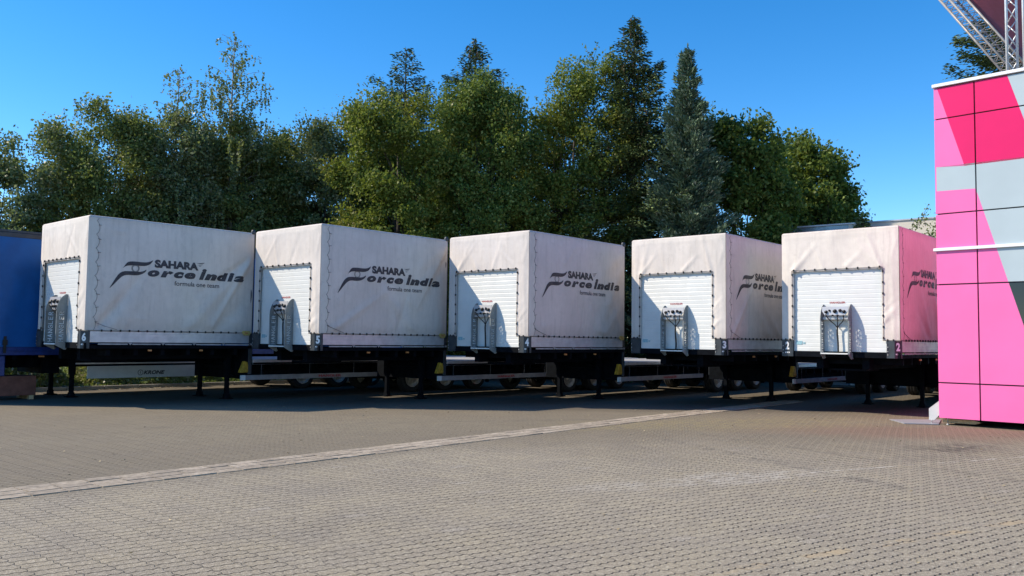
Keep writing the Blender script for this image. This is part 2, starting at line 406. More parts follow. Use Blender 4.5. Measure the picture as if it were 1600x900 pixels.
def grid_mesh(m, fn, us, vs_, keep=None, mi=0):
    nu, nv = len(us), len(vs_); V = [fn(u, v) for v in vs_ for u in us]; Fc = []
    for j in range(nv - 1):
        for i in range(nu - 1):
            if keep and not keep((us[i] + us[i+1]) / 2, (vs_[j] + vs_[j+1]) / 2): continue
            Fc.append((j*nu+i, j*nu+i+1, (j+1)*nu+i+1, (j+1)*nu+i))
    m.add(V, Fc, mi, True)

def lin(a, b, n): return [a + (b - a) * i / (n - 1) for i in range(n)]

PX0, PX1, PZ1 = -2.27, -.35, 3.13   # opening in the front tarpaulin
SH = {}                              # shared rigid meshes
def wheel_meshes():
    r, w = .40, .30
    t = MB().lathe([(.255, -w/2+.03), (.30, -w/2), (.37, -w/2+.008), (.392, -w/2+.035), (r, -w/2+.06), (r, -.05), (.388, -.045), (.388, -.03), (r, -.025), (r, .025), (.388, .03), (.388, .045), (r, .05), (r, w/2-.06), (.392, w/2-.035), (.37, w/2-.008), (.30, w/2), (.255, w/2-.03)], (0, 0, 0), n=40)
    SH['tyre'] = t.mesh('tyre', M['rubber'])
    q = MB().lathe([(.258, w/2-.012), (.25, w/2-.004), (.236, w/2-.03), (.225, w/2-.09), (.16, w/2-.115), (.15, w/2-.10), (.10, w/2-.095), (.095, w/2-.03), (.085, w/2-.02), (.0001, w/2-.015)], (0, 0, 0), n=32)
    for k in range(10):
        a = 2*pi*k/10; q.tube([(w/2-.112, .128*cos(a), .128*sin(a)), (w/2-.085, .128*cos(a), .128*sin(a))], .012, 6)
    SH['rim'] = q.mesh('rim', M['rim'])
wheel_meshes()
def add_wheel(root, x, y, z=.4, out=1):
    w = inst('wheel', SH['tyre'], root, (x, y, z), 0 if out > 0 else pi)
    inst('rim', SH['rim'], w)
    return w

def shared(key, fn):
    if key not in SH: SH[key] = fn()
    return SH[key]

def bm_frame():
    m = MB()
    m.box((-W, .0, H0), (0, .12, 1.352))                             # front beam
    for x in (-W, -.1): m.box((x, .122, H0), (x + .1, L, 1.30))       # side rails
    for x in (-1.85, -.85): m.box((x, .2, .98), (x + .16, L, H0 - .002))         # gooseneck beams
    for y in lin(.5, 3.5, 6): m.box((-W + .1, y, 1.08), (-.1, y + .08, H0 - .004))
    m.box((-1.7, .5, .93), (-.86, 1.3, .978))                           # coupling plate
    m.box((-W + .03, L - .10, .50), (-.03, L + .04, H0 - .003))              # drop of the gooseneck
    for x in (-2.1, -.62): m.box((x, L + .04, .50), (x + .16, 12.6, .83))       # low main beams
    for y in lin(L + .6, 12.2, 15): m.box((-W + .05, y, .72), (-.05, y + .07, .84))
    m.box((-2.2, L + .6, .46), (-.35, L + 2.3, .7)); m.box((-2.0, 8.2, .38), (-.6, 11.8, .50))
    return m.mesh('frame', M['dark'], .004)
def bm_deck():
    m = MB(); m.box((-W, L + .05, .90), (0, 12.8, .975)); m.box((-W + .01, L + .05, .852), (-.01, 12.78, .898), 1)
    return m.mesh('deck', [M['alu'], M['dark']], .003)
def bm_roofposts():
    m = MB(); m.box((-.03, L - .07, .62), (.03, L + .012, 4.0))
    m.lathe([(.0001, .09), (.035, .085), (.055, .05), (.055, -.03), (.0001, -.03)], (0, L - .03, 4.02), (0, 0, 1), 12)
    return m.mesh('rear_post', M['beam'], .003)
def bm_siderail(sx):
    m = MB(); x0, x1 = (-.035, 0) if sx > 0 else (-W, -W + .035)
    m.box((x0, .11, 1.362), (x1, L - .08, ZT - .004))
    xx = x1 if sx > 0 else x0
    for z in (1.40, 1.47, 1.54): m.box((xx - .004, .14, z), (xx + .004, L - .1, z + .008))
    return m.mesh('side_board', M['alu'], .003)
def bm_strips():
    m = MB()
    for i in range(5):
        y = .28 + i * .73; m.box((-.004, y, 1.312), (.012, y + .62, 1.340))
        m.prism([(y + .64, 1.352), (y + .72, 1.352), (y + .68, 1.306)], (-.004, 0, 0), (0, 1, 0), (0, 0, 1), (.016, 0, 0))
    return m.mesh('rail_strip', M['refl'])
def bm_post():
    m = MB(); m.box((-.262, -.03, H0 + .002), (-.0, .105, 1.600)); m.box((-.205, -.036, H0 + .03), (-.028, -.029, 1.58), 1)
    m.box((-.245, -.04, 1.3), (-.232, -.03, 1.54), 1)
    for z in (1.29, 1.36, 1.45): m.box((-.238, -.044, z), (-.222, -.036, z + .03), 2)
    return m.mesh('corner_post', [M['post'], M['beam'], M['decal']], .004)
def bm_corner():
    m = MB(); m.prism([(-.262, -.03), (-.095, -.045), (.012, .062), (.012, .105), (-.262, .105)], (0, 0, H0 + .002), (1, 0, 0), (0, 1, 0), (0, 0, .37))
    m.box((-.245, -.043, 1.3), (-.232, -.033, 1.54), 1)
    for z in (1.29, 1.36, 1.45): m.box((-.238, -.050, z), (-.222, -.042, z + .03), 2)
    return m.mesh('corner_post', [M['post'], M['beam'], M['decal']], .004)
def bm_panel():
    m = MB(); P = []
    z = 1.356; n = 19; dz = (3.2 - z) / n
    for i in range(n):
        P += [(.030, z + i*dz), (.030, z + i*dz + dz*.80), (.0325, z + i*dz + dz*.86), (.0325, z + i*dz + dz*.94)]
    P.append((.030, 3.2)); V = []; Fc = []
    for y, zz in P: V += [(-W + .06, y, zz), (-.255, y, zz)]
    for i in range(len(P) - 1): Fc.append((2*i, 2*i+1, 2*i+3, 2*i+2))
    m.add(V, Fc); m.box((-W + .06, .042, 1.356), (-.05, .075, 3.9))
    return m.mesh('bulkhead', M['white'])
def bm_inner():
    m = MB(); m.box((-W + .05, .12, H0 + .11), (-.05, L - .05, 1.352)); return m.mesh('floor', M['dark'])
def blade_poly(): return [(-.20, 1.29), (-.20, 2.02), (-.185, 2.14), (-.15, 2.24), (-.09, 2.33), (-.02, 2.385), (.026, 2.385), (.026, 1.19), (-.01, 1.19)]
def bm_blade():
    me = MB().prism(blade_poly(), (-.004, 0, 0), (0, 1, 0), (0, 0, 1), (.008, 0, 0)).mesh('side_plate', M['blade'])
    # the maker's name is cut right through the steel
    LT = {'H': [(0,0,0,1),(1,0,1,1),(0,.5,1,.5)], 'A': [(0,0,.5,1),(1,0,.5,1),(.2,.36,.8,.36)], 'N': [(0,0,0,1),(0,1,1,0),(1,0,1,1)], 'G': [(1,.85,.35,1),(.35,1,0,.6),(0,.6,0,.35),(0,.35,.35,0),(.35,0,1,.1),(1,.1,1,.5),(1,.5,.55,.5)],
          'L': [(0,0,0,1),(0,0,.9,0)], 'E': [(0,0,0,1),(0,0,.9,0),(0,1,.9,1),(0,.5,.75,.5)], 'R': [(0,0,0,1),(0,1,.8,.95),(.8,.95,.9,.72),(.9,.72,.7,.5),(.7,.5,0,.48),(.45,.48,1,0)]}
    cmb = MB()
    for k, chr_ in enumerate('HANGLER'):
        z0 = 1.36 + k * .097
        for x0, y0, x1, y1 in LT[chr_]:
            p = Vector((0, -.045 - y0 * .085, z0 + x0 * .062)); q = Vector((0, -.045 - y1 * .085, z0 + x1 * .062)); d = (q - p).normalized() * .007
            n_ = Vector((0, d.z, -d.y)); p -= d * .9; q += d * .9
            cmb.prism([(0, 0), (1, 0), (1, 1), (0, 1)], p - n_ + Vector((-.05 - .0007 * k, 0, 0)), q - p, n_ * 2, (.1 + .001 * len(cmb.v) / 8, 0, 0))
    cm = cmb.mesh('cut', M['blade'])
    a = bpy.data.objects.new('a', me); b = bpy.data.objects.new('b', cm); col.objects.link(a); col.objects.link(b)
    mo = a.modifiers.new('x', 'BOOLEAN'); mo.operation = 'DIFFERENCE'; mo.object = b; mo.solver = 'EXACT'; mo.use_self = True; mo.use_hole_tolerant = True
    dg = bpy.context.evaluated_depsgraph_get(); dg.update(); res = bpy.data.meshes.new_from_object(a.evaluated_get(dg))
    bpy.data.objects.remove(a); bpy.data.objects.remove(b)
    print('plate faces', len(me.polygons), len(res.polygons))
    if len(res.polygons) < 20: res = me
    m = MB(); m.add([tuple(v.co) for v in res.vertices], [tuple(p.vertices) for p in res.polygons])
    m.box((.004, -.202, 1.30), (.030, -.194, 2.02)); m.box((-.030, -.012, 1.205), (.03, .024, 1.33)); return m.mesh('side_plate', M['blade'], recalc=False)
def bm_shelf():
    m = MB(); m.box((-.59, -.212, 1.298), (.0, -.186, 1.328), 1); m.box((-.592, -.186, 1.300), (-.0, -.01, 1.312)); return m.mesh('lower_ledge', [M['blade'], M['white']], .002)
def bm_conn():
    m = MB(); m.prism([(-.285, 0), (.285, 0), (.285, -.10), (.22, -.19), (-.22, -.19), (-.285, -.10)], (0, -.12, 2.33), (1, 0, 0), (0, .12, .99), (0, .014, -.002))
    m.box((-.288, -.10, 2.05), (.288, .02, 2.10)); return m.mesh('socket_panel', M['steelgrey'], .002)
def bm_coup():
    m = MB()
    def c(x, z, r, d=.07):
        y = -.115 - (2.31 - z) * .0
        m.tube([(x, -.115, z), (x, -.12 - d * .6, z - .006)], r * .8, 10); m.tube([(x, -.12 - d * .6, z - .006), (x, -.125 - d * .75, z - .01)], r * .5, 8)
    c(-.19, 2.22, .042); c(.0, 2.235, .05); c(.2, 2.225, .042); c(-.05, 2.14, .028); c(.06, 2.14, .03)
    m.bar((.09, -.13, 2.235), (.14, -.17, 2.25), .03, .05); m.bar((-.1, -.13, 2.235), (-.13, -.16, 2.25), .02, .04)
    return m.mesh('coupling', M['cable'])
def bm_cable():
    m = MB()
    def bez(p, q, r, s, n=10):
        return [tuple((1-t)**3*p[k] + 3*(1-t)**2*t*q[k] + 3*(1-t)*t*t*r[k] + t**3*s[k] for k in range(3)) for t in [i/n for i in range(n+1)]]
    j = (.02, -.05, 1.86)
    m.tube(bez((-.19, -.17, 2.17), (-.17, -.12, 2.02), (-.02, -.05, 1.98), j), .011, 5)
    m.tube(bez((.19, -.17, 2.15), (.22, -.12, 1.98), (.06, -.05, 1.98), j), .011, 5)
    m.tube(bez((.05, -.15, 2.12), (.07, -.1, 2.02), (.01, -.05, 1.95), j), .010, 5)
    m.tube(bez(j, (.0, -.05, 1.75), (.05, -.05, 1.55), (.03, -.05, 1.31)), .019, 6); return m.mesh('air_hose', M['cable'])
def bm_leg():
    m = MB(); m.box((-.065, -.065, .55), (.065, .065, 1.2)); m.box((-.045, -.045, .12), (.045, .045, .56)); m.box((-.012, -.1, .85), (.012, .10, .93))
    m.box((-.11, -.13, .012), (.11, .13, .03)); m.prism([(-.09, .03), (.09, .03), (.045, .13), (-.045, .13)], (0, -.06, 0), (1, 0, 0), (0, 0, 1), (0, .12, 0))
    return m.mesh('landing_leg', M['dark'], .003)
def bm_brace():
    m = MB(); m.bar((-1.95, 3.78, .78), (-.6, 3.78, .78), .05, .05); m.bar((-1.95, 3.76, .8), (-.6, 3.76, 1.15), .04, .04); m.bar((-.6, 3.74, .8), (-1.95, 3.74, 1.15), .03, .04)
    m.tube([(-.55, 3.76, .62), (-.40, 3.74, .58), (-.25, 3.72, .56)], .014, 6); return m.mesh('leg_brace', M['dark'])
def bm_guard():
    m = MB(); m.box((-.03, 3.76, .48), (.0, 8.1, .595)); m.box((-.034, 3.63, .476), (.004, 3.76, .60), 1)
    for y in (4.2, 5.6, 7.0, 7.9): m.box((-.07, y, .5), (-.032, y + .05, .85), 2)
    return m.mesh('side_guard', [mat('dull_guard_rail', (.33, .31, .32), .6, 0, .3, 4), M['white'], M['dark']], .003)
def bm_chock():
    m = MB(); m.prism([(-.14, 0), (.13, 0), (.05, .25), (-.03, .27)], (-.12, 3.76, .66), (0, 1, 0), (0, 0, 1), (.1, 0, 0))
    m.prism([(-.09, .03), (.08, .03), (.03, .2), (-.01, .2)], (-.017, 3.76, .66), (0, 1, 0), (0, 0, 1), (.008, 0, 0)); return m.mesh('wheel_chock', M['yellow'], .004)
def bm_rear():
    m = MB(); m.box((-W + .05, 12.7, .42), (-.05, 12.82, .54)); m.box((-W + .05, 12.7, .82), (-.05, 12.86, .898)); return m.mesh('rear_bumper', M['dark'], .003)
def bm_bellows():
    m = MB()
    for x in (-2.3, -.25):
        m.prism([(9.1 + dd, zz) for dd, zz in ((-.62, .58), (-.55, .80), (3.2, .80), (3.27, .58), (3.2, .6), (3.1, .77), (-.45, .77), (-.52, .6))], (x - .14, 0, 0), (0, 1, 0), (0, 0, 1), (.38, 0, 0))
    for y in (9.1, 10.41, 11.72): m.tube([(-2.3, y, .4), (-.25, y, .4)], .06, 8)
    for x in (-2.42, -.10): m.prism([(12.2, .2), (12.22, .2), (12.22, .8), (12.2, .8)], (x - .02, 0, 0), (0, 1, 0), (0, 0, 1), (.14, 0, 0))
    return m.mesh('axle_frame', M['dark'])

def plane_text(body, org, ex, ez, x0, x1, y0, y1, off, material, name, parent, bold=0., shear=0., dense=10):
    vs, fs = text_mesh(body, x0, x1, y0, y1, bold, shear, dense=dense)
    o, ex, ez, off = Vector(org), Vector(ex), Vector(ez), Vector(off); m = MB()
    m.add([o + off + ex * a + ez * b for a, b in vs], fs)
    me = bpy.data.meshes.new(name); me.from_pydata(m.v, [], m.f); me.materials.append(material)
    return me

UP = [(0.724,2.943),(0.78,3.034),(0.826,3.091),(0.885,3.111),(1.016,3.116),(1.148,3.109),(1.259,3.117),(1.337,3.145),(1.387,3.182),(1.36,3.121),(1.306,3.068),(1.218,3.033),(1.107,3.025),(0.976,3.031),(0.846,3.021),(0.771,2.994)]
LO = [(0.452,2.499),(0.501,2.587),(0.599,2.763),(0.66,2.842),(0.743,2.891),(0.872,2.9),(1.025,2.895),(1.134,2.902),(1.2,2.928),(1.25,2.963),(1.223,2.902),(1.158,2.853),(1.071,2.822),(0.962,2.812),(0.832,2.817),(0.747,2.794),(0.685,2.747),(0.583,2.634),(0.502,2.544)]
LOGO = None
def logo_parts():
    global LOGO
    if LOGO: return LOGO
    out = []
    for p in (UP, LO):
        out.append(poly_tris(smooth_poly(p, 1)))
    n = 24; ring = []
    for k in range(n):                     # spoked roundel
        a0, a1 = 2*pi*(k+.05)/n, 2*pi*(k+.68)/n; r0, r1 = .070, .088
        ring.append(([(1.0 + r*cos(a), 2.966 + r*sin(a)) for r, a in ((r0,a0),(r1,a0),(r1,a1),(r0,a1))], [(0,1,2,3)]))
    n = 28; r0, r1 = .060, .066
    vs = [(1.0 + r*cos(2*pi*k/n), 2.966 + r*sin(2*pi*k/n)) for k in range(n) for r in (r0, r1)]
    ring.append((vs, [(2*k, 2*k+1, (2*k+3) % (2*n), (2*k+2) % (2*n)) for k in range(n)]))
    out += ring
    out.append(text_mesh('SAHARA', 1.418, 2.45, 3.012, 3.192, .06))
    out += [poly_tris([(2.40, 3.178), (2.47, 3.186), (2.60, 3.206), (2.57, 3.186), (2.48, 3.172)]), poly_tris([(2.44, 3.145), (2.50, 3.150), (2.56, 3.168), (2.53, 3.146), (2.46, 3.136)]), poly_tris([(2.46, 3.118), (2.50, 3.124), (2.52, 3.118), (2.47, 3.108)])]
    def sx_(p): return 1.271 + (p - 510) / 470 * 1.095 if p < 1000 else 2.476 + (p - 1025) / 450 * 1.15
    for ch, a_, b_, top in (('o', 510, 622, 2.955), ('r', 632, 762, 2.955), ('c', 764, 866, 2.955), ('e', 868, 988, 2.955), ('i', 1022, 1094, 3.062), ('n', 1072, 1198, 2.955), ('d', 1198, 1318, 3.005), ('i', 1302, 1374, 3.02), ('a', 1364, 1478, 2.955)):
        out.append(text_mesh(ch, sx_(a_), sx_(b_), 2.808, top, .075 if ch != 'i' else .05, .25, dense=.05))
    out.append(text_mesh('formula one team', 1.884, 2.98, 2.640, 2.745, .008, 0, dense=.06))
    LOGO = out; return out

def build_trailer(num, x, y, yaw, seed, label, left_number=False, dz=0.):
    root = empty('semi_trailer', (x, y, 0), -yaw)
    tag(root, label, 'trailer', 'white tarpaulin semi-trailers parked side by side')
    tint = {6: 1., 5: .97, 4: .93, 3: .96, 2: .99}[num]; tm = tarp_mat('weathered_tarpaulin_%d' % num, seed, (.765 * tint, .70 * tint, .635 * tint ** .5)); F = fold_field(seed * 11 + 3, {6: 1.35, 5: .9, 4: .6, 3: .9, 2: .9}[num]); F2 = front_folds(seed * 17 + 5)
    rnd = random.Random(seed * 31)
    ph = [rnd.uniform(0, 6) for _ in range(6)]
    def D(s, z):          # how far the side sheet stands off its frame
        e = max(0, min(1, s / .25)) * max(0, min(1, (L - s) / .2)) * max(0, min(1, (HT - z) / .2)) * max(.15, min(1, (z - ZT) / .15))
        belly = .030 * sin(pi * s / L) * sin(pi * (z - ZT) / (HT - ZT))
        wav = .0035 * sin(5.1 * s + ph[0] + 1.3 * sin(2 * z + ph[1])) + .0022 * sin(11 * s + 3 * z + ph[2])
        return .004 + e * (belly + wav + fold_val(F, s, z))
    def Df(u, z):         # front sheet, u = distance from near corner
        e = max(0, min(1, u / .12)) * max(0, min(1, (W - u) / .12)) * max(0, min(1, (HT - z) / .15))
        drape = .0025 * sin(9 * u + 2.6 * z + ph[5]) + .0015 * sin(23 * u - 5 * z)
        hem = .007 / (1 + math.exp(-(z - (HT - .14)) * 90))
        return .006 + e * (.014 + fold_val(F2, u, z) + hem + drape)
    m = MB(); ss = lin(0, L - .02, 92); zs = lin(ZT, HT - .035, 62)
    grid_mesh(m, lambda s, z: (D(s, z), s, z), ss, zs)
    grid_mesh(m, lambda s, z: (-W - D(s, z) * .6, s, z), lin(0, L - .02, 24), lin(ZT, HT - .035, 16))
    us = sorted(set(lin(0, W, 72) + [-PX0, -PX1])); zf = sorted(set(lin(ZT, HT - .035, 68) + [PZ1]))
    grid_mesh(m, lambda u, z: (-u, -Df(u, z), z), us, zf, keep=lambda u, z: not (-PX1 < u < -PX0 and z < PZ1))
    # rounded hem and roof
    def roof(u, s):
        a = min(1, min(u, W - u) / .05, max(s, 0) / .05, (L - .02 - s) / .05 if s < L - .02 else 0)
        return (-u, s, HT - .035 + .035 * math.sqrt(max(0, a * (2 - a))) + (.012 * sin(pi * u / W) * sin(pi * s * 3 / L) ** 2 if a >= 1 else 0))
    e_ = [0, .012, .03, .05]
    grid_mesh(m, roof, e_ + lin(.1, W - .1, 14) + [W - v for v in e_[::-1]], e_ + lin(.1, L - .12, 18) + [L - .02 - v for v in e_[::-1]])
    grid_mesh(m, lambda u, z: (-u, L - .015, z), lin(0, W, 4), lin(ZT, HT - .035, 4))
    me = bpy.data.meshes.new('tarpaulin'); me.from_pydata(m.v, [], m.f); me.materials.append(tm); me.polygons.foreach_set('use_smooth', [True] * len(m.f))
    tarp = inst('tarpaulin', me, root)
    # overlapping corner flap with scalloped edge and its lacing cord
    m = MB(); N = 170; lac = []
    for i in range(N):
        z = ZT + .01 + (HT - .06 - ZT) * i / (N - 1)
        k = (z - ZT) / .29; sc_ = .135 + .075 * abs(sin(pi * k)) ** .55
        lac.append((D(.2, z) + .016, sc_ + .004, z))
        for s_ in (.0, .06, .11, sc_): m.v.append((D(s_, z) + (.010 if s_ > 0 else .012), s_ + (-.012 if s_ == 0 else 0), z))
    for i in range(N - 1):
        for j in range(3): m.f.append([4*i+j, 4*i+j+1, 4*i+4+j+1, 4*i+4+j]); m.m.append(0); m.sm.append(True)
    fm = tarp_mat('corner_flap_%d' % num, seed + .5, (.765, .73, .66))
    me = bpy.data.meshes.new('corner_flap'); me.from_pydata(m.v, [], m.f); me.materials.append(fm); me.polygons.foreach_set('use_smooth', [True] * len(m.f))
    inst('corner_flap', me, tarp)
    m = MB(); m.tube(lac, .0032, 5)
    for i in range(8):
        z = ZT + .2 + i * .29; m.tube([(D(.2, z) + .014, .19, z), (D(.25, z) + .012, .25 + .02 * rnd.random(), z + rnd.uniform(-.02, .02))], .006, 4)
    if rnd.random() < .8: m.tube([(D(.2, 1.8) + .014, .20, 1.78), (D(.4, 1.72) + .016, .42, 1.70), (D(.6, 1.65) + .014, .66, 1.63)], .005, 4)
    # cord with hooks along the lower hem and round the front opening
    zc = ZT + .012
    m.tube([(D(s, zc) + .014, s, zc + .003 * sin(9 * s)) for s in lin(.02, L - .06, 50)], .006, 5)
    hkm = shared('hook', lambda: MB().box((-.013, -.015, -.022), (.013, .015, .024)).mesh('cord_hook', M['cable'], .004)); HK = []
    for i in range(18):
        s = .34 + i * .195; HK.append((D(s, zc) + .018, s, zc))
    bx = [(-PX0, ZT), (-PX0, PZ1), (-PX1, PZ1), (-PX1, ZT)]
    fr = lambda u, z: (-u, -Df(u, z) - .012, z)
    pts = [fr(-PX0 + .03, z) for z in lin(ZT, PZ1 + .03, 14)] + [fr(u, PZ1 + .03) for u in lin(-PX0, -PX1, 14)] + [fr(-PX1 - .03, z) for z in lin(PZ1 + .03, ZT, 14)]
    m.tube(pts, .0055, 5)
    m.tube([fr(u, ZT + .012) for u in lin(-PX1 - .04, .0, 5)], .0055, 5); m.tube([fr(u, ZT + .012) for u in lin(-PX0 + .04, W, 5)], .0055, 5)
    for i in range(9):
        u = -PX1 + .02 + i * .235; HK.append(fr(u, PZ1 + .03))
    for i in range(7):
        z = ZT + .06 + i * .235
        for u in (-PX0 + .03, -PX1 - .03): HK.append(fr(u, z))
    for u in (.12, .24, 2.36, 2.46): HK.append(fr(u, ZT + .012))
    m.build('lacing_cord', M['rope'], tarp)
    for h_ in HK: inst('cord_hook', hkm, tarp, h_)
    # printed logo
    V, Fc = [], []
    for vs, fs in logo_parts():
        b = len(V); V += [(D(s, z) + .0055, s, z) for s, z in vs]; Fc += [[b + i for i in f] for f in fs]
    me = bpy.data.meshes.new('logo_print'); me.from_pydata(V, [], Fc); me.materials.append(M['ink']); inst('logo_print', me, tarp)
    # rigid parts, meshes shared
    inst('frame', shared('frame', bm_frame), root); inst('floor', shared('floor', bm_inner), root)
    inst('bulkhead', shared('panel', bm_panel), root); inst('deck', shared('deck', bm_deck), root)
    for xx in (-.03, -W + .03): inst('rear_post', shared('posts', bm_roofposts), root, (xx, 0, 0))
    inst('side_board', shared('sr1', lambda: bm_siderail(1)), root); inst('side_board', shared('sr2', lambda: bm_siderail(-1)), root)
    inst('rail_strip', shared('strips', bm_strips), root)
    r2 = math.sqrt(.5)
    for xx, nn in ((0, True), (-W + .262, left_number)):
        near = xx == 0
        p = inst('corner_post', shared('corner', bm_corner) if near else shared('post', bm_post), root, (xx, 0, 0))
        if nn:
            o_, ex_, nr_ = ((-.095, -.045, 0), (r2, r2, 0), Vector((r2, -r2, 0))) if near else ((-.205, -.036, 0), (1, 0, 0), Vector((0, -1, 0)))
            me = plane_text(str(num), o_, ex_, (0, 0, 1), .033, .118, 1.385, 1.56, tuple(nr_ * .004), M['decal'], 'number', p, .045)
            inst('number', me, p)
            m = MB(); m.prism([(.022, 1.305), (.13, 1.305), (.13, 1.332), (.022, 1.332)], Vector(o_) + nr_ * .002, ex_, (0, 0, 1), tuple(nr_ * .003))
            m.prism([(.05, 1.311), (.066, 1.311), (.066, 1.326), (.05, 1.326)], Vector(o_) + nr_ * .0052, ex_, (0, 0, 1), tuple(nr_ * .001), 1)
            m.prism([(.09, 1.311), (.108, 1.311), (.108, 1.326), (.09, 1.326)], Vector(o_) + nr_ * .0052, ex_, (0, 0, 1), tuple(nr_ * .001), 1)
            m.build('number_strip', [M['decal'], M['beam']], p)
    st = MB(); st.box((-2.24, .022, 1.50), (-2.10, .029, 1.58)); st.box((-2.08, .022, 1.515), (-2.03, .029, 1.55)); st.build('sticker', M['sticker'], root)
    me = plane_text('HANGLER', (0, .024, 0), (1, 0, 0), (0, 0, 1), -1.47, -1.13, 2.405, 2.445, (0, 0, 0), M['red'], 'maker_lettering', root, .02); inst('maker_lettering', me, root)
    hb = empty_part = MB(); hb.box((-1.63, .008, 1.30), (-.97, .022, 1.345))
    carrier = hb.build('hose_carrier', M['blade'], root)
    for xx in (-1.60, -1.0):
        bl = inst('side_plate', shared('blade', bm_blade), carrier, (xx, 0, 0))
    inst('lower_ledge', shared('shelf', bm_shelf), carrier, (-1.003, 0, 0)); inst('socket_panel', shared('conn', bm_conn), carrier, (-1.3, 0, 0))
    inst('coupling', shared('coup', bm_coup), carrier, (-1.3, 0, 0)); inst('air_hose', shared('hose', bm_cable), carrier, (-1.3, 0, 0))
    for xx in (-1.9, -.605): inst('landing_leg', shared('leg', bm_leg), root, (xx, 3.62, 0))
    inst('leg_brace', shared('brace', bm_brace), root, (0, -.12, 0))
    gd = inst('side_guard', shared('guard', bm_guard), root)
    inst('guard_lettering', shared('gt', lambda: plane_text('HANGLER', (.004, 0, 0), (0, 1, 0), (0, 0, 1), 5.86, 6.57, .505, .57, (0, 0, 0), M['red'], 'guard_lettering', root, .03)), gd)
    inst('wheel_chock', shared('chock', bm_chock), root)
    tgm = MB(); tgm.prism([(3.60, 1.62), (3.64, 1.655), (3.80, 1.655), (3.84, 1.60), (3.80, 1.545), (3.66, 1.545)], (.03, 0, 0), (0, 1, 0), (0, 0, 1), (.012, 0, 0)); tgm.box((.042, 3.68, 1.585), (.044, 3.76, 1.618), 1)
    tgm.build('yellow_tag', [M['tagyel'], M['orangelight']], root)
    lmm = shared('lamp', lambda: MB().box((-.02, -.04, -.017), (.01, .04, .017)).mesh('marker_lamp', M['orangelight']))
    for yy in (1.4, 2.6): inst('marker_lamp', lmm, root, (0, yy, 1.19))
    inst('rear_bumper', shared('rear', bm_rear), root); inst('axle_frame', shared('axles', bm_bellows), root)
    for yy in (9.1, 10.41, 11.72): add_wheel(root, -.17, yy, .4, 1); add_wheel(root, -W + .17, yy, .4, -1)
    return root

TR = [(6, -8.855, 17.892, .7305, 'white tarpaulin semi-trailer bearing number 6, next to the blue curtain trailer'),
      (5, -4.194, 18.787, .7145, 'white tarpaulin semi-trailer bearing number 5, second box from the blue curtain trailer'),
      (4, .38, 19.518, .7165, 'white tarpaulin semi-trailer bearing number 4, standing in the middle of the row'),
      (3, 4.869, 19.577, .7285, 'white tarpaulin semi-trailer bearing number 3, its logo cut off by trailer 2'),
      (2, 8.086, 17.943, .7205, 'white tarpaulin semi-trailer bearing number 2, beside the pink building and tinted pink on its side')]
for i, (n, x, y, w, lb) in enumerate(TR): build_trailer(n, x, y, w, i + 2, lb, n == 2)

